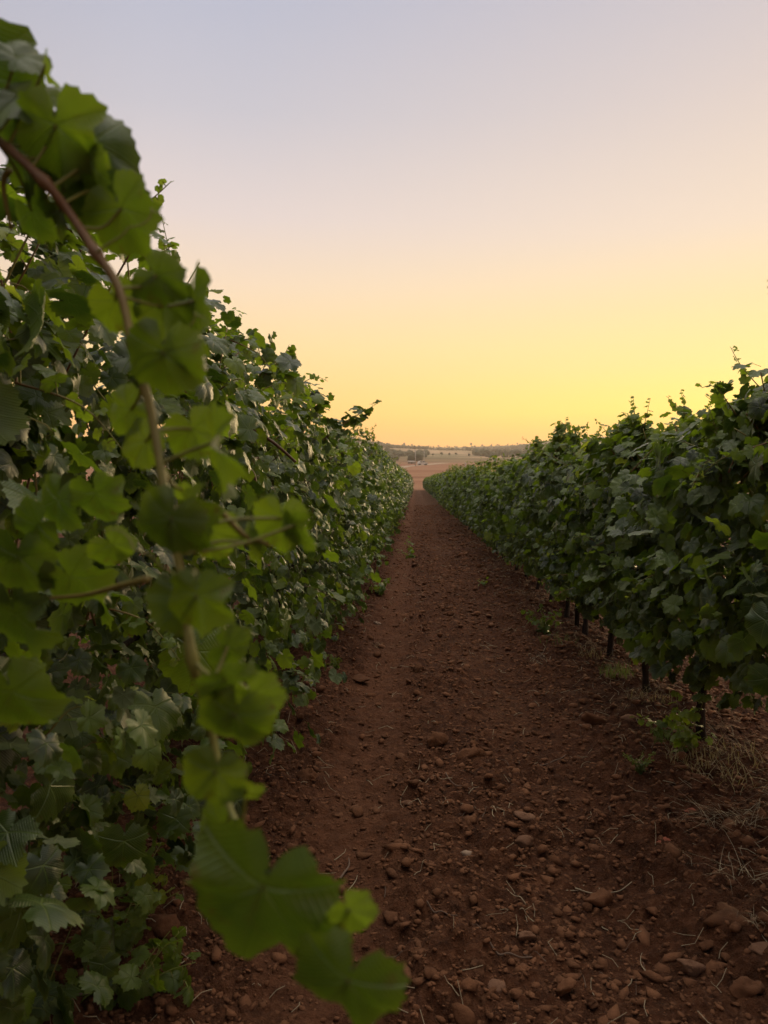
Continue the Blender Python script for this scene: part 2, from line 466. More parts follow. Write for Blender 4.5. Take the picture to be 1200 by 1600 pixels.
# ------------------------------------------------------------------ grape leaf prototypes
KEY = np.array([[0, 1.0], [27, .74], [52, .93], [80, .66], [108, .80], [135, .66], [158, .60], [171, .34], [180, .12]])
KEYR = np.array([[0, 1.0], [24, .86], [50, .92], [78, .80], [108, .84], [135, .76], [158, .66], [172, .36], [180, .14]])
def leaf_proto(nout, rings, seed, lob, curl=1.0, tooth=1.0):
    g = np.random.default_rng(seed)
    th = np.arange(nout) * 2 * PI / nout + PI / nout * .5
    a = np.degrees(np.abs((th + PI) % (2 * PI) - PI))
    r = lob * np.interp(a, KEY[:, 0], KEY[:, 1]) + (1 - lob) * np.interp(a, KEYR[:, 0], KEYR[:, 1])
    teeth = (np.arange(nout) % 2 * 2 - 1) * (.058 if nout > 30 else .075) if nout >= 24 else 0
    r = r * (1 + tooth * teeth * g.uniform(.5, 1.5, nout) + g.normal(0, .02, nout))
    asym = 1 + .08 * math.sin(g.uniform(0, 6)) * np.sin(th)
    r = r * asym
    V = [[0, 0, 0]]; Fs = []; prev = None
    fold = g.uniform(.0, .30); droop = g.uniform(.10, .42); rp = g.uniform(0, 6, 4); ra = g.uniform(.03, .10) * curl
    tipd = g.uniform(-.15, .25)
    if curl > 1: fold *= 1.5; droop *= 1.4
    def zz(rr, t_):
        x = rr * np.sin(t_); y = rr * np.cos(t_)
        ad = np.degrees(np.abs((t_ + PI) % (2 * PI) - PI))
        nv = np.min([np.abs(ad - v) for v in (0, 52, 108, 165)], axis=0) / 28.0
        b = (.085 + .06 * (curl > 1)) * rr * np.minimum(nv, 1)
        return fold * np.abs(x) * (1 - .6 * rr) - droop * rr ** 2.2 * .75 + b \
            + ra * rr ** 2 * np.sin(5 * t_ + rp[0]) + .6 * ra * rr ** 3 * np.sin(9 * t_ + rp[1]) - tipd * np.maximum(y, 0) ** 2
    allr = list(rings) + [(1.0, nout)]
    for k, (f, n) in enumerate(allr):
        t_ = th if n == nout else th[::nout // n] + (0)
        rb = (r if n == nout else r.reshape(n, -1).mean(1) if nout % n == 0 else r[:n])
        rr = f * (rb if f > .6 else rb * .6 + .4 * rb.mean())
        st = len(V)
        x = rr * np.sin(t_); y = rr * np.cos(t_); z = zz(rr, t_)
        V += list(zip(x, y, z))
        # +Z up with tip along +Y: increasing t_ runs clockwise, so wind backwards
        if prev is None:
            for j in range(n): Fs.append((0, st + (j + 1) % n, st + j))
        else:
            ps, pn = prev
            if pn == n:
                for j in range(n):
                    k2 = (j + 1) % n
                    Fs.append((ps + j, st + k2, st + j)); Fs.append((ps + j, ps + k2, st + k2))
            else:  # n = 2*pn
                for j in range(pn):
                    j2 = (j + 1) % pn
                    a0, a1, a2 = st + 2 * j, st + 2 * j + 1, st + (2 * j + 2) % n
                    Fs.append((ps + j, a1, a0)); Fs.append((ps + j, a2, a1)); Fs.append((ps + j, ps + j2, a2))
        prev = (st, n)
    V = np.array(V, float)
    uv = V[:, :2] * .5 + .5
    return V, np.array(Fs), uv
PROTO = {
    0: [leaf_proto(48, [(.28, 12), (.52, 24), (.8, 48)], 100 + i, l) for i, l in enumerate((.25, .6, .95, .4, .7, .1, .85, .5))],
    1: [leaf_proto(32, [(.5, 16)], 200 + i, l, 1.3) for i, l in enumerate((.3, .9, .6, .5, .8, .2, 1.1, .7, 1.0, .4))],
    3: [leaf_proto(48, [(.2, 12), (.42, 24), (.62, 48), (.82, 48)], 600 + i, l, 2.0, .65) for i, l in enumerate((.25, .45, 1.1, .3, .5, .1, .6, .35))],
    2: [leaf_proto(12, [(.55, 6)], 300 + i, l) for i, l in enumerate((.3, .9, .6, .8))],
}
def nrmz(v): return v / (np.linalg.norm(v, axis=-1, keepdims=True) + 1e-9)
def leaf_batch(G, pos, nrm, tip, scale, tint, lod, g):
    """adds many leaves to Geo G (vectorised per prototype)"""
    pos = np.asarray(pos); n = nrmz(np.asarray(nrm)); t = np.asarray(tip)
    t = nrmz(t - (t * n).sum(-1, keepdims=True) * n)
    x = np.cross(t, n)
    R = np.stack([x, t, n], -1)
    pr = g.integers(0, len(PROTO[lod]), len(pos))
    for k, (V, T, uv) in enumerate(PROTO[lod]):
        s = np.where(pr == k)[0]
        if not len(s): continue
        Vs = V[None] * np.asarray(scale)[s, None, None]
        W_ = np.einsum('nij,nvj->nvi', R[s], Vs) + pos[s, None, :]
        nv = len(V)
        Ts = T[None] + (np.arange(len(s)) * nv)[:, None, None]
        G.add(W_.reshape(-1, 3), Ts.reshape(-1, 3), np.repeat(np.asarray(tint)[s], nv), np.tile(uv, (len(s), 1)))

def shoot(GL, GC, path, r0, r1, s0, s1, lod, g, space=.055, tint=(.5, .95), cane_t=(.35, .9), side=None):
    """a cane with alternate leaves that shrink to the tip"""
    P = spline(path, 6)
    seg = np.linalg.norm(np.diff(P, axis=0), axis=1); cum = np.concatenate([[0], np.cumsum(seg)]); Lh = cum[-1]
    f = cum / Lh
    V, T = tube(P, r0 + (r1 - r0) * f, 6 if lod == 0 else 4)
    n = 6 if lod == 0 else 4
    ct = cane_t[0] + (cane_t[1] - cane_t[0]) * np.concatenate([np.repeat(f, n), [0, 1]])
    GC.add(V, T, ct)
    d = space * .3; sgn = 1
    pos = []; nr = []; tp = []; sc_ = []; ti = []
    while d < Lh:
        q = d / Lh
        p = np.array([np.interp(d, cum, P[:, i]) for i in range(3)])
        i = min(np.searchsorted(cum, d), len(P) - 1)
        tg = nrmz(P[i] - P[i - 1])
        b = nrmz(np.cross(tg, g.normal(size=3)) + np.array([0, 0, .1]))
        if side is not None: b = nrmz(np.cross(tg, np.array(side)) * sgn + .4 * g.normal(size=3))
        s = (s0 + (s1 - s0) * q ** 1.3) * g.uniform(.8, 1.15)
        pet = s * g.uniform(.6, 1.1)
        e = p + b * pet + np.array([0, 0, .15 * pet])
        V, T = tube(np.array([p, (p + e) / 2 + [0, 0, .12 * pet], e]), max(.0006, r1 * .7 + .0006), 3, False)
        GC.add(V, T, .75)
        pos.append(e)
        nr.append(np.array([0, 0, 1.]) * g.uniform(.2, 1.2) + b * .6 + .45 * g.normal(size=3))
        tp.append(b * .7 + np.array([0, 0, -g.uniform(.1, 1.0)]) + .3 * g.normal(size=3) + tg * .3)
        sc_.append(s); ti.append(np.clip(tint[0] + (tint[1] - tint[0]) * q + g.normal(0, .08), 0, 1))
        d += space * (1 - .45 * q); sgn = -sgn
    leaf_batch(GL, pos, nr, tp, sc_, ti, lod, g)

# ------------------------------------------------------------------ grapevines
NARROW = [False]
def hw(z, z0, z1, w):
    """half width of the canopy at height z"""
    u = (z - z0) / (z1 - z0)
    if NARROW[0]: return w * np.interp(u, [-.05, 0, .18, .45, .75, .92, 1.0, 1.06], [.2, .42, .78, 1.0, .92, .68, .42, .14])
    return w * np.interp(u, [-.05, 0, .10, .45, .75, .92, 1.0, 1.06], [.5, .8, 1.0, 1.0, .90, .68, .42, .14])
def canopy(G, GC, y0, length, n, z0, z1, w, lod, seed, size=.052, tint0=.30, wy=0.0, inner=1.0, holes=0.0):
    """leaves of one vine: shell-weighted through a lumpy hedge volume, in vine space"""
    g = np.random.default_rng(seed)
    w1 = Waves(1.3, seed + 1); w2 = Waves(3.4, seed + 2); w3 = Waves(4.5, seed + 3)
    m = n * 3
    y = g.uniform(-length / 2 - .06, length / 2 + .06, m)
    zt = z1 + .04 + .08 * np.sin(y * 5 + seed) + .07 * np.sin(y * 13 + seed * 2) - .22 * (np.abs(y) / .5) ** 2
    z = z0 + (zt - z0) * g.beta(1.15, .88, m) + (-.10 * g.random(m) ** 3)
    side = np.where(g.random(m) < .5, -1., 1.)
    q = np.stack([side * .4, y + y0, z], -1)
    lump = (1 + .28 * w1(q) + .24 * w2(q)) * (1.10 - .42 * (np.abs(y) / .5) ** 2)
    W_ = hw(z, z0, z1, w) * np.clip(lump, .45, 1.6)
    dep = g.random(m) ** 1.35
    x = side * W_ * (1 - dep * .85 * inner)
    keep = (w3(np.stack([side * .3, y + y0, z], -1)) > -.35 + .6 * holes) | (dep > .38)
    u = (z - z0) / (zt - z0)
    sel = np.where(keep)[0][:n]
    x, y, z, side, u, dep = (a[sel] for a in (x, y, z, side, u, dep))
    k = len(sel)
    j = g.normal(size=(k, 3))
    nr = np.stack([side * (.85 - .5 * np.clip(u - .75, 0, .25) * 4), np.zeros(k), .55 + 1.1 * np.clip(u - .7, 0, .3) / .3], -1) + j * np.array([.55, .75, .5])
    flip = g.random(k) < .10
    nr[flip] *= -1
    j2 = g.normal(size=(k, 3))
    tp = np.stack([side * .35, np.zeros(k), -np.ones(k)], -1) + .55 * j2
    s = size * np.exp(g.normal(0, .26, k)) * np.where(u > .9, .8, 1.0)
    ti = np.clip(tint0 + .22 * g.normal(size=k) + .16 * np.clip(u - .7, 0, .3) / .3 + .35 * (g.random(k) < .05), 0, 1)
    P = np.stack([x, y, z], -1)
    leaf_batch(G, P, nr, tp, s, ti, lod, g)
    if lod < 2:   # petioles
        m_ = min(k, 260)
        for i in g.choice(k, m_, replace=False):
            p = P[i]; e = p + np.array([-side[i] * g.uniform(.02, .07), g.normal(0, .03), g.uniform(-.03, .04)])
            V, T = tube(np.array([p, (p + e) / 2 + [0, 0, .008], e]), .0011, 3, False)
            GC.add(V, T, g.uniform(.4, 1.0))
def trunk_mesh(seed, h=.78, arm=.5, r=.019):
    g = np.random.default_rng(seed); G = Geo()
    lean = g.normal(0, .09, 2)
    zs = np.linspace(-.06, h, 16)
    P = np.stack([lean[0] * zs / h + .012 * np.sin(zs * 9 + seed), lean[1] * zs / h + .014 * np.sin(zs * 7 + seed * 2), zs], -1)
    V, T = tube(P, r * (1.25 - .45 * np.linspace(0, 1, 16) + .3 * np.exp(-np.linspace(0, 1, 16) * 12)) * g.uniform(.9, 1.12, 16), 10)
    V[:, :2] += .004 * np.sin(V[:, 2:3] * 60 + np.arctan2(V[:, 1:2], V[:, 0:1]) * 3)
    G.add(V, T)
    for sg in (-1, 1):
        top = P[-2]
        Q = np.array([top, top + [0, sg * .08, .07], top + [.01, sg * .25, .10], top + [0, sg * arm, .09]])
        Q = spline(Q, 4)
        V, T = tube(Q, np.linspace(r * .75, r * .45, len(Q)), 8)
        G.add(V, T)
    return G.mesh('trunk', M_BARK)
def cane_parts(t, seed, z1, w, n):
    g = np.random.default_rng(seed)
    for i in range(n):
        y = g.uniform(-.45, .45); sx = g.choice([-1, 1])
        a = np.array([0, y, .85]); b = np.array([sx * w * .35 * g.random(), y + g.normal(0, .05), (z1 + .85) / 2])
        c = np.array([sx * w * g.uniform(.1, .9), y + g.normal(0, .12), z1 - g.uniform(-.02, .35)])
        V, T = tube(spline([a, b, c], 5), np.linspace(.0045, .0022, 11), 5)
        link('cane', mesh('cane', V, T, M_CANE, np.zeros((len(V), 2)), np.full(len(V), g.uniform(.2, .75))), t)
def canes_into(GC, seed, z1, w, n=9, lod=1):
    g = np.random.default_rng(seed)
    for i in range(n):
        y = g.uniform(-.45, .45); sx = g.choice([-1, 1])
        a = np.array([0, y, .85]); b = np.array([sx * w * .35 * g.random(), y + g.normal(0, .05), (z1 + .85) / 2])
        c = np.array([sx * w * g.uniform(.1, .9), y + g.normal(0, .12), z1 - g.uniform(-.02, .35)])
        V, T = tube(spline([a, b, c], 5), np.linspace(.0045, .0022, 11), 5)
        GC.add(V, T, g.uniform(.2, .75))

ORD = ['first', 'second', 'third', 'fourth', 'fifth', 'sixth', 'seventh', 'eighth', 'ninth', 'tenth', 'eleventh', 'twelfth']
LX, RX = -1.05, 1.47
def row_x(side): return LX if side < 0 else RX

# extra tufts and shoots given in world space: (path, r0, leafsize0, leafsize1, space, tint range)
def vine(side, y, seed, lod, n, z0, z1, w, size, tint0, label, group, extra=(), holes=0.0):
    x = row_x(side)
    t = empty('grapevine', (x, y, gz(x, y) - .01))
    tag(t, label, 'grapevine', group)
    GL, GC = Geo(), Geo(1)
    canopy(GL, GC, y, .98, n, z0, z1, w, lod, seed, size, tint0, holes=holes)
    g = np.random.default_rng(seed + 9)
    o = np.array(t.location)
    # short shoot tips along the top and the face
    for i in range(10):
        yy = g.uniform(-.45, .45)
        base = np.array([g.uniform(-.5, .6) * w, yy, z1 - .12])
        up = g.uniform(.08, .30)
        d = np.array([g.normal(0, .5), g.normal(0, .4), 1.0]) * up
        shoot(GL, GC, [base, base + d * .5 + g.normal(0, .015, 3), base + d], .0028, .001, size * .8, size * .28, lod, g, .035, (tint0 + .1, .85))
    for i in range(5):
        zz = g.uniform(z0 + .1, z1 - .2); sd_ = -side if g.random() < .75 else side
        base = np.array([sd_ * w * .75, g.uniform(-.45, .45), zz])
        d = np.array([sd_ * g.uniform(.08, .2), g.normal(0, .12), g.uniform(-.12, .12)])
        shoot(GL, GC, [base, base + d * .6 + [0, 0, .02], base + d + [0, 0, -.03]], .0026, .001, size * .75, size * .25, lod, g, .035, (tint0 + .12, .95))
    for e in extra:
        path, r0, s0, s1, sp, ti = e
        shoot(GL, GC, [np.array(p) - o for p in path], r0, .001, s0, s1, lod, g, sp, ti)
    link('foliage', GL.join(GC).mesh('foliage', M_LEAF if lod < 2 else M_LEAF_FAR, True, M_CANE), t)
    cane_parts(t, seed + 5, z1, w, 8)
    link('trunk', trunk_mesh(seed + 7), t)
    return t
def A(px, py, d): return tuple(at(px, py, d))

NEARL = []
lab_l = ['tall leafy grapevine at left edge, trailing the long blurred shoot in front',
         'grapevine behind the blurred hanging shoot, small tendril tip against the sky',
         'grapevine left of the lane whose lumpy top stands just right of hanging shoot',
         'grapevine left of the lane with a pointed leafy tuft and bare red cane below',
         'left row grapevine just beyond the red bare cane, top stepping down',
         'left row grapevine with one long leafy shoot leaning right over the lane',
         'left row grapevine right behind the long leaning shoot']
exl = {
    1: [([A(150, 330, 1.75), A(205, 320, 1.75), A(235, 312, 1.75), A(268, 283, 1.75)], .0022, .03, .009, .026, (.6, .9)),
        ([A(235, 420, 1.9), A(255, 400, 1.95), A(262, 385, 2.0)], .003, .04, .02, .03, (.5, .8))],
    3: [([A(400, 600, 3.9), A(418, 560, 3.9), A(425, 522, 3.9)], .004, .06, .03, .035, (.3, .55)),
        ([A(410, 590, 3.9), A(440, 560, 3.9), A(452, 538, 3.9)], .004, .06, .03, .035, (.3, .55))],
    5: [([A(500, 690, 6.3), A(530, 668, 6.3), A(560, 648, 6.3), A(594, 628, 6.3)], .006, .075, .022, .04, (.2, .45)),
        ([A(505, 690, 6.3), A(535, 662, 6.3), A(572, 640, 6.3)], .006, .07, .05, .04, (.2, .45))],
}
ylist = [0.15, 1.0, 1.95, 2.9, 3.85, 4.85, 5.8]
for i, y in enumerate(ylist):
    n = (1800, 1800, 1400, 1250, 1150, 1050, 1000)[i]
    t = vine(-1, y, 400 + 17 * i, 0 if y < 5 else 1, n, .34 if i < 2 else .10, 2.04 + (.08, .08, .0, .04, .0, .02, 0)[i], (.40, .42, .47, .50, .50, .50, .50)[i],
             .045, .30, lab_l[i], 'grapevines in the left row', exl.get(i, ()), holes=.25 if i < 2 else 0)
    NEARL.append(t)
exr = {}
def tuft(px, py, d, n=3, h=.25, s=.06, seed=0):
    g = np.random.default_rng(int(px + seed)); out_ = []
    tip = np.array(at(px, py, d))
    for k in range(n):
        b = tip + np.array([g.normal(0, .06), g.normal(0, .06), -h])
        e = tip + np.array([g.normal(0, .035), g.normal(0, .05), -g.uniform(0, .05)])
        out_.append(([tuple(b), tuple((b + e) / 2 + g.normal(0, .02, 3)), tuple(e)], .004, s, s * .45, .035, (.45, .75)))
    return out_
# a thin trellis stake beside the fourth visible trunk
p_ = (RX - .02, 6.95)
stk = empty('trellis_post', (p_[0], p_[1], gz(*p_) - .1)); tag(stk, 'thin dark trellis stake standing close to a trunk in the right row', 'post')
V, T = tube(np.array([[0, 0, 0], [.01, .0, .7], [.0, .01, 1.5]]), [.022, .021, .019], 9)
link('stake', mesh('stake', V, T, M_BARK, np.zeros((len(V), 2)), np.full(len(V), .5)), stk)
lab_r = ['tall grapevine at the right edge rising above the rest, closest to the viewer',
         'right row grapevine with the nearest visible bare trunk, weedy leaves at its foot',
         'right row grapevine with a narrow pointed tuft, second visible trunk from the viewer',
         'right row grapevine, third visible trunk, green grass at its foot',
         'right row grapevine, fourth visible trunk, beside a thin dark trunk',
         'right row grapevine, fifth visible trunk, with a tall forked bright tuft',
         'right row grapevine, sixth visible trunk from the viewer',
         'right row grapevine with a small curled tuft just before the top lowers']
exr = {0: tuft(1185, 610, 2.8, 6, .30, .055) + tuft(1130, 636, 3.0, 4, .3, .06) + tuft(1170, 622, 2.9, 4, .3, .06),
       1: tuft(1040, 660, 4.0, 7, .26, .055) + tuft(1095, 655, 3.5, 5, .28, .06),
       2: tuft(988, 646, 4.6, 8, .34, .06) + tuft(966, 664, 4.8, 6, .28, .06) + tuft(1003, 672, 4.6, 4, .2, .06),
       3: tuft(965, 672, 5.4, 5, .25, .06),
       5: tuft(880, 655, 6.9, 5, .45, .065) + tuft(897, 660, 6.9, 5, .42, .065) + tuft(888, 680, 7.0, 6, .3, .07),
       7: tuft(838, 684, 8.6, 6, .3, .065), 6: tuft(858, 694, 8.0, 5, .25, .065)}
NARROW[0] = True
yr = [2.9, 3.93, 4.85, 5.8, 6.65, 7.5, 8.35, 9.3]
vine(1, 1.95, 880, 1, 500, .45, 1.66, .38, .056, .32, 'grapevine beside the viewer just outside the right edge of the frame', 'grapevines in the right row')
for i, y in enumerate(yr):
    vine(1, y, 700 + 13 * i, 0 if y < 5 else 1, (1550, 1500, 1450, 1350, 1300, 1250, 1200, 1200)[i], (.46, .34, .33, .32, .30, .30, .28, .28)[i],
         (1.74, 1.60, 1.70, 1.58, 1.68, 1.66, 1.60, 1.64)[i], .42, .046, .34, lab_r[i], 'grapevines in the right row', exr.get(i, ()))

# prototypes for the rest of each row
def proto_meshes(seed, lod, n, z0, z1, w, size, tint0, side):
    GL, GC = Geo(), Geo(1)
    g = np.random.default_rng(seed)
    canopy(GL, GC, seed * 1.7, 1.0, n, z0, z1, w, lod, seed, size, tint0)
    canes_into(GC, seed + 5, z1, w, 6, lod)
    for i in range(10):
        base = np.array([g.uniform(-.5, .6) * w, g.uniform(-.5, .5), z1 - .10]); up = g.uniform(.06, .26)
        d = np.array([g.normal(0, .4), g.normal(0, .4), 1.0]) * up
        shoot(GL, GC, [base, base + d * .5, base + d], .003, .001, size * .8, size * .35, lod, g, .045, (tint0 + .1, .85))
    m = M_LEAF if lod < 2 else M_LEAF_FAR
    return GL.join(GC).mesh('foliage', m, True, M_CANE), trunk_mesh(seed + 7)
def fill_row(side, ystart, ymid, yend, z0, z1, w, size, tint0):
    NARROW[0] = side > 0
    x = row_x(side); nm = 'left' if side < 0 else 'right'
    mid = [proto_meshes(900 + 31 * k + (side > 0) * 7, 1, 1100, z0, z1, w, size, tint0, side) for k in range(5)]
    far = [proto_meshes(1200 + 31 * k + (side > 0) * 7, 2, 620, z0, z1, w, size * 1.12, tint0 + .03, side) for k in range(4)]
    y = ystart; k = 0
    g = np.random.default_rng(50 + side)
    while y < yend:
        rz = PI if k % 2 else 0.0
        xx = x + g.normal(0, .03)
        if y < ymid:
            fol, trk = mid[g.integers(5)]
            t = empty('grapevine', (xx, y, float(ground_z(xx, y))), rz)
            link('foliage', fol, t); link('trunk', trk, t)
            tag(t, 'grapevine in the middle stretch of the %s row, past the nearest trunks' % nm, 'grapevine', 'grapevines in the middle of the %s row' % nm)
        else:
            fol, trk = far[g.integers(4)]
            t = link('grapevine', fol, None, (xx, y, float(ground_z(xx, y)))); t.rotation_euler = (0, 0, rz)
            tag(t, 'far grapevine in the %s row, merging with its neighbours toward the fields' % nm, 'grapevine', 'distant grapevines of the %s row' % nm)
        s = g.uniform(.88, 1.12)
        t.scale = (g.uniform(.9, 1.08), 1.0, s)
        y += .95; k += 1
fill_row(-1, 6.75, 24, 115, .08, 1.96, .50, .046, .34)
fill_row(1, 10.2, 26, 115, .22, 1.60, .42, .045, .36)

# ------------------------------------------------------------------ the long shoot hanging in front
v0 = NEARL[0]
o0 = np.array(v0.location)
ctrl = [(-160, 150, .72), (-60, 190, .66), (0, 222, .62), (70, 285, .60), (110, 335, .60), (150, 395, .58), (185, 450, .57), (208, 540, .56), (237, 650, .55),
        (262, 800, .53), (283, 900, .52), (300, 1030, .50), (328, 1130, .53), (352, 1250, .52), (392, 1330, .50),
        (430, 1430, .49), (490, 1500, .48), (560, 1570, .47)]
P = spline([np.array(at(*c)) - o0 for c in ctrl], 6)
GCx = Geo()
f = np.linspace(0, 1, len(P))
rad = np.interp(f, [0, .35, .7, 1], [.0040, .0033, .0029, .0019])
rad = rad * (1 + .6 * np.exp(-((np.arange(len(P)) % 12 - 6) / .9) ** 2))
V, T = tube(P, rad, 12)
ct = np.interp(f, [0, .3, .42, .6, 1], [.22, .38, .62, .75, .9])
GCx.add(V, T, np.concatenate([np.repeat(ct, 12), [.3, .9]]))
# side twigs
for c in ([(15, 265, .63), (5, 290, .64), (18, 360, .65)], [(230, 905, .56), (190, 915, .6), (130, 930, .66), (60, 935, .7)],
          [(262, 800, .53), (330, 790, .55), (380, 835, .56), (420, 850, .56)]):
    Q = spline([np.array(at(*q)) - o0 for q in c], 5)
    V, T = tube(Q, np.linspace(.003, .0016, len(Q)), 8); GCx.add(V, T, .6)
hs = link('hanging_shoot', GCx.mesh('hanging_shoot', M_CANE), v0)
hs['label'] = 'long brown to green trailing shoot hanging out of focus in front'
# leaves: junction px, depth, length px, tip direction (deg, image, 90 = up), yaw, pitch tilt, tint, proto
FL = [
    (30, 150, .62, 90, 250, 20, -30, .58, 0), (88, 195, .60, 98, 262, 10, 25, .70, 3), (140, 225, .64, 96, 300, -25, 10, .38, 5),
    (72, 100, .60, 34, 275, 60, 0, .92, 1), (-15, 120, .66, 110, 290, 20, 10, .45, 4), (120, 280, .66, 85, 215, 0, 20, .40, 3),
    (190, 325, .60, 86, 290, 25, 15, .60, 7), (95, 330, .64, 50, 250, 50, 10, .50, 2),
    (256, 550, .53, 84, 262, 5, 20, .50, 5), (180, 470, .60, 62, 285, 15, 25, .74, 0), (255, 470, .60, 66, 268, -15, 0, .88, 3), (305, 470, .60, 96, 275, 68, 0, .5, 0),
    (295, 545, .54, 52, 20, 10, 55, .42, 5), (228, 690, .58, 56, 230, 25, 10, .68, 7), (300, 670, .57, 58, 290, -10, 20, .66, 0), (340, 690, .52, 100, 272, 72, 5, .62, 3),
    (285, 765, .58, 22, 290, 10, 20, .86, 1), (268, 808, .50, 74, 245, 0, 15, .48, 5), (300, 810, .53, 70, 330, 30, -35, .55, 3), (330, 830, .56, 56, 290, 0, 20, .8, 0),
    (440, 810, .56, 62, 265, 15, 10, .70, 7), (462, 820, .55, 52, 280, 60, 10, .55, 4), (395, 850, .56, 40, 200, 10, 50, .8, 1),
    (308, 930, .49, 74, 270, 20, 5, .60, 3), (285, 930, .52, 72, 285, -45, 5, .45, 5), (355, 1010, .55, 50, 330, 10, 45, .52, 0),
    (352, 1060, .47, 66, 290, -10, 50, .50, 4), (395, 1085, .50, 60, 300, 10, 15, .72, 0), (368, 1115, .48, 82, 255, 0, 20, .60, 5),
    (338, 1205, .47, 70, 262, 5, 10, .74, 7), (385, 1235, .48, 36, 320, 30, 20, .92, 1),
    (412, 1385, .43, 165, 250, 4, 12, .40, 2), (545, 1420, .44, 52, 300, 10, 10, .86, 0), (468, 1475, .45, 34, 290, 20, 0, .9, 1),
    (545, 1530, .40, 112, 250, 10, 16, .42, 5), (500, 1440, .46, 60, 330, 40, -20, .45, 4),
    (60, 225, .66, 96, 200, 10, 20, .38, 4), (25, 90, .62, 60, 60, 0, 40, .46, 7), (140, 250, .61, 60, 250, 30, 30, .6, 1),
    (165, 300, .63, 88, 235, -15, 25, .30, 5), (50, 330, .68, 60, 300, 40, 10, .48, 0), 
    (245, 430, .58, 56, 320, 10, 10, .50, 1), (205, 640, .60, 60, 215, 10, 20, .56, 4),
    
    (350, 1290, .50, 60, 230, 10, 30, .55, 0),
    # out of focus leaves of the same shoot's side branches, low left
    (20, 1080, .66, 92, 285, 15, 15, .46, 5), (30, 870, .70, 80, 260, 10, 25, .44, 0), (110, 900, .70, 74, 300, 20, 25, .50, 3), (60, 820, .72, 60, 215, 0, 30, .48, 7),
    (150, 770, .74, 62, 280, 10, 25, .45, 4), (90, 780, .76, 62, 250, 25, 10, .38, 5), (25, 960, .70, 86, 270, 30, 20, .40, 3), (175, 850, .68, 48, 310, 0, 30, .6, 1),
]
rightv = CM @ Vector((1, 0, 0)); upv = CM @ Vector((0, 1, 0)); back = CM @ Vector((0, 0, 1))
for k, (px, py, d, ln, a, yaw, pit, ti, pr) in enumerate(FL):
    Vp, Tp, uvp = PROTO[3][pr]
    s = ln / 1200 * d * (.95 if ln < 110 else 1.0)
    jp = at(px, py, d)
    tipv = rightv * math.cos(R_(a)) + upv * math.sin(R_(a))
    nv = back.copy()
    nv = Matrix.Rotation(R_(yaw), 3, tipv) @ nv
    ax = tipv.cross(nv)
    nv = Matrix.Rotation(R_(-pit), 3, ax) @ nv; tipv2 = Matrix.Rotation(R_(-pit), 3, ax) @ tipv
    xx = tipv2.cross(nv)
    Rm = np.array(Matrix((xx, tipv2, nv)).transposed())
    lf = link('leaf', mesh('leaf', (Vp * s) @ Rm.T, Tp, M_LEAF, uvp, np.full(len(Vp), min(1, ti - (.14 if py < 340 else .05)))), hs)  # uppermost leaves get a darker tint, standing in for the shade there
    lf.location = Vector(np.array(jp) - o0)
    # petiole back to the nearest stem point, inside the leaf's own mesh name space
    q = np.array(jp) - o0
    i = int(np.argmin(np.linalg.norm(P - q, axis=1)))
    if np.linalg.norm(P[i] - q) < .09:
        mid_ = (P[i] + q) / 2 + np.array(upv) * random.uniform(-.006, .008) - np.array(back) * .006
        Vt, Tt = tube(spline([P[i] - q, mid_ - q, [0, 0, 0]], 5), .0013, 6)
        link('petiole', mesh('petiole', Vt, Tt, M_CANE, np.zeros((len(Vt), 2)), np.full(len(Vt), .8)), lf)

for (px, py, d, sg) in ((215, 560, .555, 1), (150, 395, .575, 1), (283, 905, .515, -1)):
    q = np.array(at(px, py, d)) - o0; ts = np.linspace(0, 1, 26)
    ctr = q[None] + np.outer(ts, np.array(rightv) * .05 * sg + np.array(upv) * .035)
    w = .0055 * ts ** 2
    pts = ctr + (np.array(rightv)[None] * np.cos(ts * 17)[:, None] + np.array(upv)[None] * np.sin(ts * 17)[:, None]) * w[:, None]
    V, T = tube(pts, np.linspace(.0011, .0005, 26), 5); link('tendril', mesh('tendril', V, T, M_CANE, np.zeros((len(V), 2)), np.full(len(V), .85)), v0)

# bare red cane on the fourth left vine
v3 = NEARL[3]; o3 = np.array(v3.location)
for nm, c in (('bare_cane', [(325, 628, 3.1), (370, 655, 3.15), (425, 690, 3.2), (462, 722, 3.25)]), ('bare_cane', [(365, 712, 3.2), (395, 738, 3.2), (400, 768, 3.2)])):
    Q = spline([np.array(at(*q)) - o3 for q in c], 6)
    V, T = tube(Q, np.linspace(.0075, .006, len(Q)), 8)
    o = link(nm, mesh(nm, V, T, M_CANE, np.zeros((len(V), 2)), np.full(len(V), .1)), v3)

# ------------------------------------------------------------------ stones, clods, crumbs
import bmesh
def ico(sub):
    bm = bmesh.new(); bmesh.ops.create_icosphere(bm, subdivisions=sub, radius=1.0)
    V = np.array([v.co[:] for v in bm.verts]); T = np.array([[v.index for v in f_.verts] for f_ in bm.faces]); bm.free()
    return V, T
ICO = {1: ico(1), 2: ico(2), 3: ico(3)}
def rock(sub, seed, rough=.35, flat=.6, ang=False):
    V, T = ICO[sub]; g = np.random.default_rng(seed)
    a = Waves(.35, seed, 6)(V); b = Waves(.9, seed + 1, 6)(V); c = Waves(2.2, seed + 2, 8)(V)
    r = 1 + rough * (.55 * a + .35 * b + .14 * c)
    V = V * r[:, None]
    for k in range(5 if ang else 2):   # chip planes
        n = nrmz(g.normal(size=3)); dd = g.uniform(.5, .8)
        over = np.maximum(V @ n - dd, 0); V = V - over[:, None] * n * .85
    V = V * np.array([1, g.uniform(.65, .95), flat * g.uniform(.8, 1.1)])
    return V, T
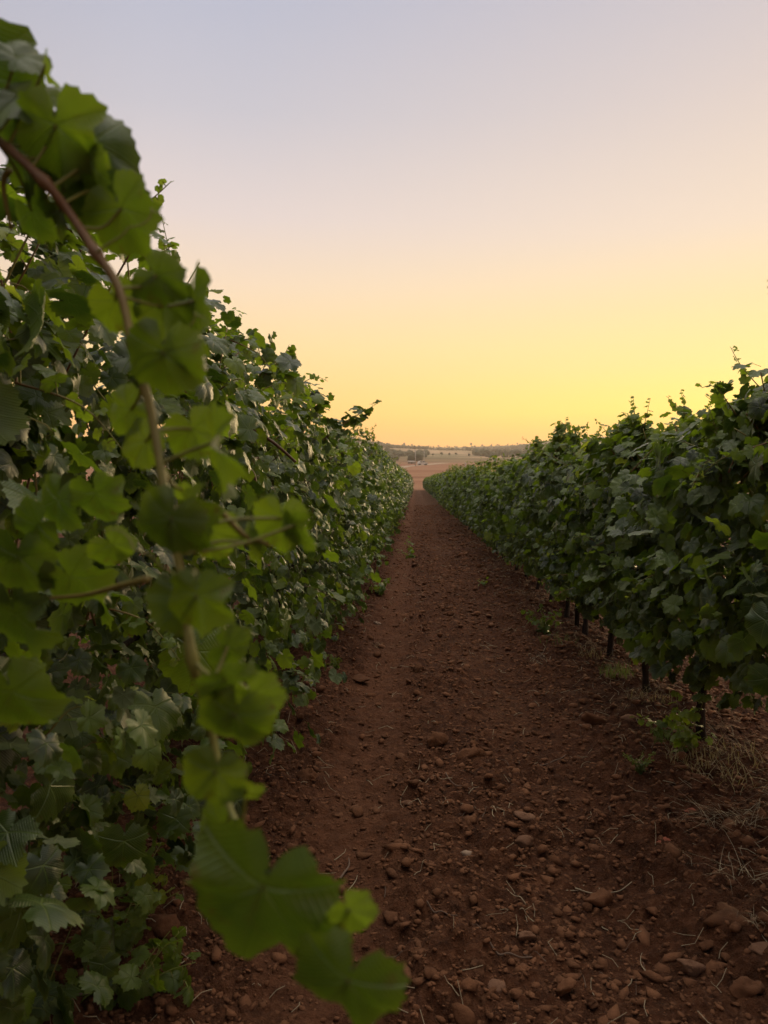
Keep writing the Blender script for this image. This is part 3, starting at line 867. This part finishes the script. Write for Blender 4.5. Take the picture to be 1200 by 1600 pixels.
def px_ground(px, py):
    """where the photograph's ray meets the ground"""
    d0 = at(px, py, 1.0) - Vector((0, 0, EYE)); t_ = EYE / -d0.z
    for _ in range(4):
        p = Vector((0, 0, EYE)) + d0 * t_
        t_ = (EYE - float(ground_z(p.x, p.y)) - .01) / -d0.z
    return Vector((0, 0, EYE)) + d0 * t_, t_
named = [  # px, py, width px, material, label
    (728, 1340, 30, 'P', 'pale angular stone in the middle of the lane, lightest one on the soil', 'stone'),
    (686, 1478, 30, 'S', 'rounded tan stone left of the big clods in the front of the lane', 'stone'),
    (778, 1545, 30, 'S', 'upright tan stone touching the big dark clod at the front', 'stone'),
    (745, 1520, 48, 'C', 'big lumpy soil clod with a tan stone at its right foot', 'soil clod'),
    (762, 1562, 34, 'C', 'oval soil clod below the upright tan stone', 'soil clod'),
    (820, 1466, 34, 'S', 'brown rounded stone right of centre with small crumbs around it', 'stone'),
    (938, 1415, 50, 'C', 'big crumbly clod under a curved pale straw', 'soil clod'),
    (1145, 1450, 62, 'C', 'largest rough clod near the lower right edge', 'soil clod'),
    (1080, 1516, 46, 'S', 'flat tan stone lying below the largest clod', 'stone'),
    (1172, 1550, 52, 'C', 'broad reddish brown stone in the bottom right corner', 'stone'),
    (1194, 1492, 36, 'S', 'tan stone cut by the right edge of the frame', 'stone'),
    (1038, 1322, 32, 'R', 'reddish angular stone on the right side of the lane', 'stone'),
    (1080, 1272, 20, 'R', 'small brick red stone by the dry grass', 'stone'),
    (816, 1320, 36, 'S', 'flat stone with a pinkish top right of the pale stone', 'stone'),
    (820, 1280, 28, 'S', 'thin flat tan stone behind the pinkish topped stone', 'stone'),
    (485, 1219, 36, 'C', 'round clod at the left side beside the vine leaves', 'soil clod'),
    (563, 1066, 26, 'C', 'round dark clod farther up the left side of the lane', 'soil clod'),
    (655, 1050, 22, 'C', 'small reddish clod far up the middle of the lane', 'soil clod'),
    (702, 1256, 14, 'S', 'small light pebble on the left wheel track', 'stone'),
    (637, 1258, 18, 'S', 'small grey brown pebble left of the lane centre', 'stone'),
    (680, 1165, 40, 'C', 'wide low clod on the trodden strip in mid lane', 'soil clod'),
    (735, 1185, 34, 'C', 'low reddish clod just right of the trodden strip', 'soil clod'),
    (880, 1550, 34, 'C', 'pointed clod front right of centre', 'soil clod'),
    (925, 1572, 30, 'C', 'dark clod at the bottom edge right of centre', 'soil clod'),
    (838, 1492, 22, 'C', 'small clod in front of the brown rounded stone', 'soil clod'),
    (650, 1500, 34, 'C', 'low clod beside the rounded tan stone', 'soil clod'),
    (1105, 1480, 26, 'C', 'medium clod between the largest clod and the flat tan stone', 'soil clod'),
    (590, 976, 14, 'P', 'small pale stone far up beside the left row', 'stone'),
    (703, 962, 16, 'C', 'lone clod far up the middle of the lane', 'soil clod'),
    (930, 1130, 34, 'C', 'flat clod near the second bare trunk on the right', 'soil clod'),
    (985, 1128, 30, 'S', 'reddish flat stone left of the nearest bare trunk', 'stone'),
    (245, 1450, 60, 'C', 'large clod under the left vines near the hanging leaves', 'soil clod'),
]
MATS = {'P': M_PALE, 'S': M_STONE, 'C': M_CLOD, 'R': M_RED}
for k, (px, py, wpx, mt, lab, cat) in enumerate(named):
    p, d = px_ground(px, py)
    s = wpx / 1200 * d / 2
    V, T = rock(3, 260 + k, .75 if mt == 'C' else .45, .72 if mt == 'C' else .55, True)
    V = V * (1 + (.11 if mt == 'C' else .03) * Waves(1.6, k, 8)(V) + (.05 if mt == 'C' else .01) * Waves(3.5, k + 9, 8)(V))[:, None]
    V = V * s
    o = link('soil_clod' if mt == 'C' else 'stone', mesh('rock', V, T, MATS[mt], np.zeros((len(V), 2)), np.full(len(V), .5), False))
    o.location = (p.x, p.y, float(ground_z(p.x, p.y)) + .012 + s * .25)
    o.rotation_euler = (random.uniform(-.2, .2), random.uniform(-.2, .2), random.uniform(-.6, .6))
    tag(o, lab, cat)
cl = [mesh('clod', *rock(2, 300 + k, .9, .7, True), M_CLOD, np.zeros((len(ICO[2][0]), 2)), np.full(len(ICO[2][0]), .5), False) for k in range(10)]
g = np.random.default_rng(77)
cnt = 0
while cnt < 240:
    x = g.uniform(-.95, 1.9); y = 1.9 + 6.5 * g.random() ** 1.8
    s = .012 + .020 * g.random() ** 2
    if abs(x + .26) < .16 and g.random() < .7: continue
    o = link('soil_clod', cl[g.integers(10)]); o.scale = (s, s, s); o.rotation_euler = (g.uniform(-.4, .4), g.uniform(-.4, .4), g.uniform(0, 6.3))
    o.location = (x, y, gz(x, y) + s * .25)
    tag(o, 'small reddish brown soil clod among the many littering the lane', 'soil clod', 'small soil clods scattered along the lane')
    cnt += 1
G = Geo()
rk1 = [rock(1, 500 + k, 1.1, .7, True) for k in range(12)]
n = 85000
x = np.where(g.random(n) < .9, g.uniform(-1.3, 2.2, n), g.uniform(-1.3, 4.0, n)); y = 1.8 * np.exp(g.random(n) ** 1.15 * math.log(45 / 1.8))
dens = .5 + .5 * vnoise(x * 2.3 + 3, y * 1.3)
kp = (g.random(n) < .25 + dens) & ~((np.abs(x + .26) < .2) & (g.random(n) < .65))
x = x[kp]; y = y[kp]; n = len(x)
s = (.0026 + .0120 * g.random(n) ** 3.0 + .024 * g.random(n) ** 26) * np.clip(.75 + y / 9, .8, 2.6)
z = ground_z(x, y) + ground_fine(x, y) + s * .12
pk = g.integers(0, 12, n); rz = g.uniform(0, 6.3, n)
for k in range(12):
    q = np.where(pk == k)[0]; V, T = rk1[k]
    c, sn = np.cos(rz[q]), np.sin(rz[q])
    Vx = c[:, None] * V[:, 0] - sn[:, None] * V[:, 1]; Vy = sn[:, None] * V[:, 0] + c[:, None] * V[:, 1]
    W_ = np.stack([Vx, Vy, np.broadcast_to(V[:, 2], Vx.shape)], -1) * s[q][:, None, None] + np.stack([x[q], y[q], z[q]], -1)[:, None]
    Ts = T[None] + (np.arange(len(q)) * len(V))[:, None, None]
    G.add(W_.reshape(-1, 3), Ts.reshape(-1, 3), np.repeat(g.random(len(q)), len(V)))
tag(link('soil_crumbs', G.mesh('soil_crumbs', M_CLOD, False)), 'loose crumbs and pebbles of red soil covering the tilled lane', 'soil', kind='stuff')

# ------------------------------------------------------------------ straws, twigs, weeds
def stick(px, py, lpx, ang, r, mat, name, lab, cat, bend=.15, grp=None):
    p, d = px_ground(px, py)
    Lm = lpx / 1200 * d
    a = R_(ang)
    e = Vector((math.cos(a), math.sin(a) * 1.0, 0)) * Lm
    g_ = np.random.default_rng(int(px * 7 + py))
    pts = []
    for q in np.linspace(-.5, .5, 5):
        u = p + e * q + Vector((-e.y, e.x, 0)) * (.6 * bend * (q * q * 4 - .5))
        pts.append([u.x, u.y, gz(u.x, u.y) + .004 + .004 * g_.random() + .3 * r])
    Q = spline(pts, 4)
    c0 = np.array([p.x, p.y, gz(p.x, p.y)])
    V, T = tube(Q - c0, np.linspace(r, r * .5, len(Q)), 5)
    o = link(name, mesh(name, V, T, mat, np.zeros((len(V), 2)), np.full(len(V), .5)), None, tuple(c0))
    tag(o, lab, cat, grp)
stick(945, 1395, 90, 5, .0028, M_STRAW, 'straw', 'curved pale straw stalk arched over the big crumbly clod', 'straw', .25)
stick(541, 1360, 60, 82, .0045, M_TWIG, 'twig', 'thick grey twig lying along the lane left of centre', 'twig')
stick(533, 1335, 42, 70, .002, M_STRAW, 'straw', 'short pale straw just left of the thick grey twig', 'straw')
stick(553, 1380, 52, 78, .002, M_STRAW, 'straw', 'short pale straw just right of the thick grey twig', 'straw')
stick(865, 1190, 60, 35, .004, M_TWIG, 'twig', 'reddish twig slanting in the middle right of the lane', 'twig')
stick(796, 1495, 70, -14, .004, M_TWIG, 'twig', 'bent twig lying behind the big front clods', 'twig')
stick(627, 1046, 46, -35, .003, M_STRAW, 'straw', 'pale straight straw far up left of the lane centre', 'straw')
stick(500, 1190, 70, -50, .002, M_STRAW, 'straw', 'thin straw beside the round clod by the left vines', 'straw')
stick(264, 1510, 90, 50, .003, M_STRAW, 'straw', 'thin curved stalk under the left vines beside hanging leaf', 'straw', .2)
stick(180, 1540, 150, 52, .0045, M_TWIG, 'twig', 'long brown stick leaning across the lower left soil', 'twig', .1)
stick(715, 1230, 70, -55, .003, M_TWIG, 'twig', 'dark bent twig above the pale angular stone', 'twig')
stick(690, 1430, 50, -20, .003, M_TWIG, 'twig', 'short thin twig above the rounded tan stone', 'twig')
g = np.random.default_rng(8)
for k in range(110):
    px = g.uniform(470, 1190); py = 840 + 740 * g.random() ** .9
    lim = (py - 752) / 1.0
    if px < 650 - .42 * lim or px > 650 + 1.0 * lim: continue
    stick(px, py, g.uniform(10, 42) * (.3 + (py - 800) / 700), g.uniform(0, 180), g.uniform(.0007, .0016) * (1 + (1600 - py) / 900), M_STRAW if g.random() < .6 else M_TWIG, 'straw',
          'short loose bit of straw or root among many on the soil', 'straw', g.uniform(-.2, .2), 'short straws scattered on the soil')

def blades(G, n, rad, h, w, seed, spread=.5, droop=.5):
    g = np.random.default_rng(seed)
    for i in range(n):
        a = g.uniform(0, 2 * PI); b = g.uniform(0, 2 * PI); r0 = rad * math.sqrt(g.random())
        hh = h * g.uniform(.4, 1.0); o = np.array([math.cos(a) * r0, math.sin(a) * r0, 0])
        d = np.array([math.cos(b), math.sin(b), 0]) * spread * g.uniform(.3, 1.2)
        pts = [o + d * hh * q ** 1.6 + np.array([0, 0, hh * (q - droop * q * q * g.uniform(.6, 1.2) * .6)]) for q in np.linspace(0, 1, 5)]
        sd_ = np.array([-math.sin(b), math.cos(b), 0]) * w
        V = []
        for j, p in enumerate(pts):
            ww = sd_ * (1 - (j / 4) ** 1.5 * .9); V += [p - ww, p + ww]
        T = [(2 * j, 2 * j + 1, 2 * j + 3, 2 * j + 2) for j in range(4)]
        G.add(np.array(V), np.array(T), .5)
def grass_tuft(px, py, n, rad, h, mat, lab, name='grass_tuft', cat='grass tuft', w=.0016, spread=.6, droop=.6):
    p, d = px_ground(px, py); G = Geo(); blades(G, n, rad, h, w, int(px + py), spread, droop)
    o = link(name, G.mesh(name, mat), None, (p.x, p.y, gz(p.x, p.y))); tag(o, lab, cat)
def weed(px, py, n, h, size, lab, tint=(.55, .8), lod=1):
    """small leafy weed or fallen vine sucker: stems > leaves"""
    p, d = px_ground(px, py); GL, GC = Geo(), Geo(1); g = np.random.default_rng(int(px * 3 + py))
    for i in range(n):
        b = g.uniform(0, 2 * PI); e = np.array([math.cos(b) * h * g.uniform(.4, 1.0), math.sin(b) * h * g.uniform(.4, 1.0), h * g.uniform(.4, 1.1)])
        shoot(GL, GC, [[0, 0, 0], e * .5 + [0, 0, .02], e], .002, .0008, size, size * .5, lod, g, size * .9, tint, (.8, 1.0))
    tag(link('weed', GL.join(GC).mesh('weed', M_LEAF, True, M_CANE), None, (p.x, p.y, gz(p.x, p.y) - .004)), lab, 'weed')
weed(1070, 1180, 6, .26, .045, 'broad leafed yellow green sucker at the foot of the nearest bare trunk', (.5, .8))
weed(1030, 1150, 4, .22, .035, 'smaller leafy sucker left of the broad leafed one', (.4, .7))
weed(1000, 1215, 9, .10, .010, 'small grey green spindly weed growing in open soil', (.3, .6))
weed(850, 990, 7, .22, .05, 'low leafy clump lying out from the right row', (.4, .6))
weed(752, 918, 3, .16, .05, 'tiny pale weed alone on the right side of the far lane', (.7, .9))
weed(645, 872, 3, .35, .05, 'thin weed growing far up on the left of the lane', (.6, .8))
weed(590, 930, 6, .22, .045, 'leafy sucker sprawling out of the left row onto the lane', (.5, .75))
weed(525, 1050, 7, .10, .020, 'small bright green weed at the left row edge', (.6, .8))
weed(180, 1500, 6, .26, .036, 'young yellow green sucker with round leaves low at the left', (.65, .95), 0)
weed(200, 1560, 5, .20, .050, 'darker broad leafed sucker in the bottom left corner area', (.45, .7), 0)
weed(285, 1560, 2, .12, .050, 'single drooping leaf on the soil beside the big blurred leaf', (.5, .6), 0)
weed(60, 1590, 6, .30, .06, 'dark leafy clump at the bottom left corner', (.15, .35), 0)
grass_tuft(965, 1060, 90, .12, .14, M_WEED, 'soft green grass tuft at the foot of the third visible trunk')
grass_tuft(880, 1003, 70, .2, .12, M_WEED, 'green grass patch under the low leafy clump')
grass_tuft(1080, 1200, 60, .12, .10, M_DRYGRASS, 'dry yellow grass tuft at the nearest bare trunk')
grass_tuft(1130, 1225, 46, .14, .16, M_DRYGRASS, 'dry grass with long bent stalks right of the nearest trunk', spread=1.2)
grass_tuft(515, 985, 60, .12, .10, M_WEED, 'thin grass fringe under the left row leaves')
grass_tuft(590, 1010, 22, .05, .07, M_DRYGRASS, 'small spray of pale dry grass left of the lane centre', spread=1.4)
grass_tuft(1115, 1290, 34, .09, .16, M_STRAW, 'spiky dry roots spraying out on the right side', 'dry_roots', 'dry grass', .0009, 2.2, .9)
grass_tuft(1150, 1375, 20, .06, .12, M_STRAW, 'angular dry grass stems near the right edge above the largest clod', 'dry_roots', 'dry grass', .0011, 2.2, .9)
grass_tuft(1180, 1295, 24, .07, .14, M_STRAW, 'faded dry stems touching the right edge', 'dry_roots', 'dry grass', .0009, 2.2, .9)
grass_tuft(1185, 1460, 22, .03, .05, M_STRAW, 'tiny dry tuft right of the largest clod', 'dry_roots', 'dry grass', .0008, 1.2, .9)
grass_tuft(850, 1030, 30, .14, .10, M_STRAW, 'pale dry stems below the low leafy clump', 'dry_roots', 'dry grass', .0014, 2.0, .9)

G = Geo(); g = np.random.default_rng(91)
for k in range(1100):
    rt = g.random() < .7
    x = (g.normal(RX - .12, .22) if rt else g.normal(LX + .18, .2)) if g.random() < .75 else g.uniform(-.8, 1.4)
    y = 1.7 * math.exp(g.random() * 2.3)
    a = g.uniform(0, PI); ln_ = g.uniform(.015, .075) * (1 + y / 25); h = g.uniform(0, .03)
    z = gz(x, y) + .003
    e = np.array([math.cos(a), math.sin(a), 0]) * ln_
    mdl = np.array([x, y, z]) + e * .5 + np.array([-e[1], e[0], 0]) * g.uniform(-.35, .35) + [0, 0, h * .6]
    end = np.array([x + e[0], y + e[1], gz(x + e[0], y + e[1]) + .003 + h])
    V, T = tube(np.array([[x, y, z], mdl, end]), g.uniform(.0006, .0014) * (1 + y / 12), 4, False)
    G.add(V, T, .5)
tag(link('dry_litter', G.mesh('dry_litter', M_STRAW)), 'dead grass bits and prunings littering the soil under both rows', 'litter', kind='stuff')
grass_tuft(1150, 1185, 60, .16, .12, M_DRYGRASS, 'dry grass spreading behind the nearest bare trunk at the right edge', spread=1.2)
grass_tuft(1015, 1090, 50, .14, .11, M_DRYGRASS, 'straw coloured grass between the two nearest trunks', spread=1.0)
grass_tuft(925, 1025, 50, .14, .10, M_DRYGRASS, 'yellowish grass between the third and fourth trunks', spread=1.0)
grass_tuft(1045, 1165, 40, .08, .16, M_WEED, 'green grass around the broad leafed sucker', spread=.5)
# ------------------------------------------------------------------ far country
def far_pt(px, y):
    """world point at distance y under photo column px"""
    d = at(px, 752, 1.0); x = d.x / d.y * y
    return x, y, float(ground_z(x, y))
def crown_piece(G, c, r, g, squash=.8):
    V, T = ICO[2]; s = int(g.integers(1e6))
    rr = 1 + .30 * Waves(.7, s, 5)(V) + .22 * Waves(2.0, s + 1, 8)(V)
    G.add(V * rr[:, None] * [r, r, r * squash] + c, T, .5)
g = np.random.default_rng(21)
G = Geo()
for k in range(6000):
    y = 420 + 1120 * g.random() ** .8; lat = g.uniform(-.22, .42); x = lat * y
    v = vnoise(x / 90. + 4, y / 120. + 2)
    gap = .014 < lat < .075 and y < 1000
    if v < (.35 if gap else -.55 if lat < .014 else -.15): continue
    r = g.uniform(1.6, 3.4) * (.65 if y > 1250 else 1)
    V, T = ICO[1]; rr = 1 + .3 * g.normal(size=len(V)).clip(-1, 1)
    G.add(V * rr[:, None] * [r, r, r * .85] + [x, y, float(ground_z(x, y)) + r * .55], T, .5)
tag(link('hillside_scrub', G.mesh('hillside_scrub', M_TREE)), 'grey green scrub and orchard covering the hazy far slopes', 'scrub', kind='stuff')
# ridge trees
def far_tree(px, y, h, lab, grp=None):
    x, y, z = far_pt(px, y)
    t = empty('tree', (x, y, z)); tag(t, lab, 'tree', grp)
    G = Geo(); n = 7
    for i in range(n):
        a = g.uniform(0, 6.3); q = g.random()
        crown_piece(G, np.array([math.cos(a) * h * .26 * q, math.sin(a) * h * .26 * q, h * (.5 + .32 * g.random())]), h * g.uniform(.17, .26), g)
    link('crown', G.mesh('crown', M_TREE), t)
    V, T = tube(np.array([[0, 0, -.5], [h * .01, 0, h * .25], [0, h * .01, h * .6]]), [h * .035, h * .028, h * .015], 7)
    link('trunk', mesh('trunk', V, T, M_BARK, np.zeros((len(V), 2)), np.full(len(V), .5)), t)
for px in (563, 577, 592, 606, 618, 630, 643, 655, 668, 684, 699, 712, 726, 738, 752, 765, 778, 792, 806, 919, 926, 934, 941, 949, 957, 1068):
    big = px in (577, 630, 738, 926)
    labs = {577: 'dark lone tree on the left end of the far ridge', 630: 'taller tree sticking up on the far ridge above the two poles',
            738: 'rounded tree on the far ridge right of the centre', 926: 'tree on the ridge seen between two tufts of the right row'}
    far_tree(px + g.uniform(-3, 3), 1490 + g.uniform(-20, 20), 8.0 if big else g.uniform(3.5, 6), labs.get(px, 'small hazy tree lined up with others along the far ridge'), 'trees along the far ridge')
for px, y, h in ((690, 620, 3.4), (702, 640, 3), (676, 600, 2.6), (626, 520, 3), (612, 530, 2.4), (598, 520, 3.2), (586, 540, 2.8), (712, 600, 2.6), (733, 560, 3), (748, 600, 2.4)):
    far_tree(px, y, h, 'low rounded tree in the valley beyond the brown field', 'valley trees beyond the field')
# poles
M_POLE = plain('pole_grey', (.42, .39, .36, 1), .6, 3, .85)
for px, y, h, lab in ((649, 300, 6.4, 'left taller pale pole standing in the far brown field'), (662.5, 330, 5.8, 'right pale pole standing behind the parked vehicle'),
                      (727, 240, 3.0, 'short thin pole at the right of the far field')):
    x, y, z = far_pt(px, y)
    t = empty('utility_pole', (x, y, z)); tag(t, lab, 'pole', 'poles in the far field')
    V, T = tube(np.array([[0, 0, -.4], [0, 0, h * .5], [.02, 0, h]]), [.19, .16, .13], 8)
    link('post', mesh('post', V, T, M_POLE, np.zeros((len(V), 2)), np.full(len(V), .5)), t)
    V, T = tube(np.array([[-.5, 0, h - .3], [0, 0, h - .28], [.5, 0, h - .3]]), [.05, .06, .05], 6)
    link('crossbar', mesh('crossbar', V, T, M_POLE, np.zeros((len(V), 2)), np.full(len(V), .5)), t)
# parked vehicle: profile extruded across, wheels, windows
def parked_car(px, y, rz, lab):
    x, y, z = far_pt(px, y)
    t = empty('parked_car', (x, y, z + .05), rz); tag(t, lab, 'car')
    white = plain('car_paint', (.7, .7, .68, 1), .35, 2, .95); glass = plain('car_glass', (.03, .035, .04, 1), .1, 2, .9); rub = plain('tyre', (.02, .02, .02, 1), .9, 9)
    prof = [(-2.1, .35), (-2.12, .8), (-1.95, 1.05), (-1.7, 1.1), (-1.35, 1.62), (-.9, 1.74), (.4, 1.72), (1.0, 1.15), (1.9, .98), (2.12, .8), (2.15, .35)]
    def ext(prof, w, mat, name, yc=0.0):
        bm = bmesh.new(); a = [bm.verts.new((p[0], yc - w / 2, p[1])) for p in prof]; b = [bm.verts.new((p[0], yc + w / 2, p[1])) for p in prof]
        bm.faces.new(a); bm.faces.new(b[::-1])
        for i in range(len(prof)):
            j = (i + 1) % len(prof); bm.faces.new((a[j], a[i], b[i], b[j]))
        bmesh.ops.recalc_face_normals(bm, faces=bm.faces)
        bmesh.ops.bevel(bm, geom=[e for e in bm.edges], offset=.04, segments=2, affect='EDGES')
        me = bpy.data.meshes.new(name); bm.to_mesh(me); bm.free(); me.materials.append(mat)
        return link(name, me, t)
    ext(prof, 1.7, white, 'body')
    ext([(-1.45, 1.14), (-1.2, 1.56), (-.3, 1.62), (-.3, 1.14)], 1.74, glass, 'window')
    ext([(-.2, 1.14), (-.2, 1.62), (.36, 1.62), (.85, 1.14)], 1.74, glass, 'window')
    ext([(.62, 1.66), (1.06, 1.18), (1.10, 1.22), (.68, 1.70)], 1.4, glass, 'windscreen')
    for wx in (-1.3, 1.35):
        for wy in (-.8, .8):
            P_ = np.array([[wx, wy - .1, .32], [wx, wy + .1, .32]])
            V, T = tube(P_, .33, 18); link('wheel', mesh('wheel', V, T, rub, np.zeros((len(V), 2)), np.full(len(V), .5)), t)
parked_car(660, 318, R_(18), 'small white car parked in the far field between the poles')
def farm_shed(px, y, lab):
    x, y, z = far_pt(px, y); t = empty('farm_shed', (x, y, z), R_(8)); t.scale = (.62, .62, .62); tag(t, lab, 'shed')
    M = plain('shed_wall', (.36, .30, .25, 1), .8, 1, .8); MR = plain('shed_roof', (.44, .38, .33, 1), .6, 1, .85); MD = plain('shed_door', (.12, .10, .09, 1), .7, 1, .8)
    V = [(-2.6, -1.4, -.4), (2.6, -1.4, -.4), (2.6, 1.4, -.4), (-2.6, 1.4, -.4), (-2.6, -1.4, 1.5), (2.6, -1.4, 1.5), (2.6, 1.4, 1.5), (-2.6, 1.4, 1.5), (-2.6, 0, 2.0), (2.6, 0, 2.0)]
    link('wall', mesh('wall', V, [(0, 1, 5, 4), (1, 2, 6, 5), (2, 3, 7, 6), (3, 0, 4, 7), (4, 7, 8, 8), (5, 9, 6, 6)][:4], M, None, None, False), t)
    V = [(-2.8, -1.7, 1.45), (2.8, -1.7, 1.45), (2.8, 0, 2.1), (-2.8, 0, 2.1), (-2.8, 1.7, 1.45), (2.8, 1.7, 1.45), (-2.8, -1.7, 1.37), (2.8, -1.7, 1.37), (2.8, 1.7, 1.37), (-2.8, 1.7, 1.37)]
    link('roof', mesh('roof', V, [(0, 1, 2, 3), (3, 2, 5, 4), (6, 7, 1, 0), (9, 8, 7, 6), (4, 5, 8, 9)], MR, None, None, False), t)
    V = [(-.5, -1.44, -.2), (.5, -1.44, -.2), (.5, -1.44, 1.2), (-.5, -1.44, 1.2), (-.5, -1.402, -.2), (.5, -1.402, -.2), (.5, -1.402, 1.2), (-.5, -1.402, 1.2)]
    link('door', mesh('door', V, [(0, 1, 2, 3), (1, 5, 6, 2), (4, 0, 3, 7), (3, 2, 6, 7)], MD, None, None, False), t)
farm_shed(643, 345, 'low pale shed in the far field left of the taller pole')
# pale dirt track across the end of the rows and climbing the field
def track(pts, w, name, lab):
    P = spline(pts, 10); V = []; 
    for i, p in enumerate(P):
        d = P[min(i + 1, len(P) - 1)] - P[max(i - 1, 0)]; d /= np.linalg.norm(d); n = np.array([-d[1], d[0]])
        for q in (-.5, -.2, .2, .5):
            x, y = p[:2] + n * w * q; V.append((x, y, float(ground_z(x, y)) + .05 + .02 * (abs(q) < .4)))
    T = [(i * 4 + j, i * 4 + j + 1, i * 4 + j + 5, i * 4 + j + 4) for i in range(len(P) - 1) for j in range(3)]
    me = mesh(name, V, T, M_TRACK, np.zeros((len(V), 2)), np.zeros(len(V)))
    tag(link(name, me), lab, 'path', kind='structure')
M_TRACK = plain('dirt_track', (.40, .28, .20, 1), .95, .6, .7)
track([(-60, 123), (-20, 121.5), (0, 121), (25, 121.5), (80, 124)], 3.2, 'path', 'pale dirt track crossing at the end of the vine rows')
track([far_pt(560, 250)[:2], far_pt(600, 262)[:2], far_pt(636, 300)[:2], far_pt(665, 325)[:2], far_pt(700, 370)[:2], far_pt(760, 395)[:2]], 5, 'path', 'pale track passing the poles in the far field')

# ------------------------------------------------------------------ haze
bm = bmesh.new(); bmesh.ops.create_cube(bm, size=1.0)
me = bpy.data.meshes.new('haze'); bm.to_mesh(me); bm.free()
hz = link('haze', me, None, (0, 1125, 56)); hz.scale = (3100, 2480, 120)
m, t = newmat('haze')
pv = t.nodes.new('ShaderNodeVolumePrincipled'); pv.inputs['Color'].default_value = (1.0, .86, .72, 1); pv.inputs['Density'].default_value = .00040
pv.inputs['Anisotropy'].default_value = .35
o = t.nodes.new('ShaderNodeOutputMaterial'); t.links.new(pv.outputs[0], o.inputs['Volume'])
me.materials.append(m)
tag(hz, 'thin warm haze softening the far hills', 'haze', kind='stuff')
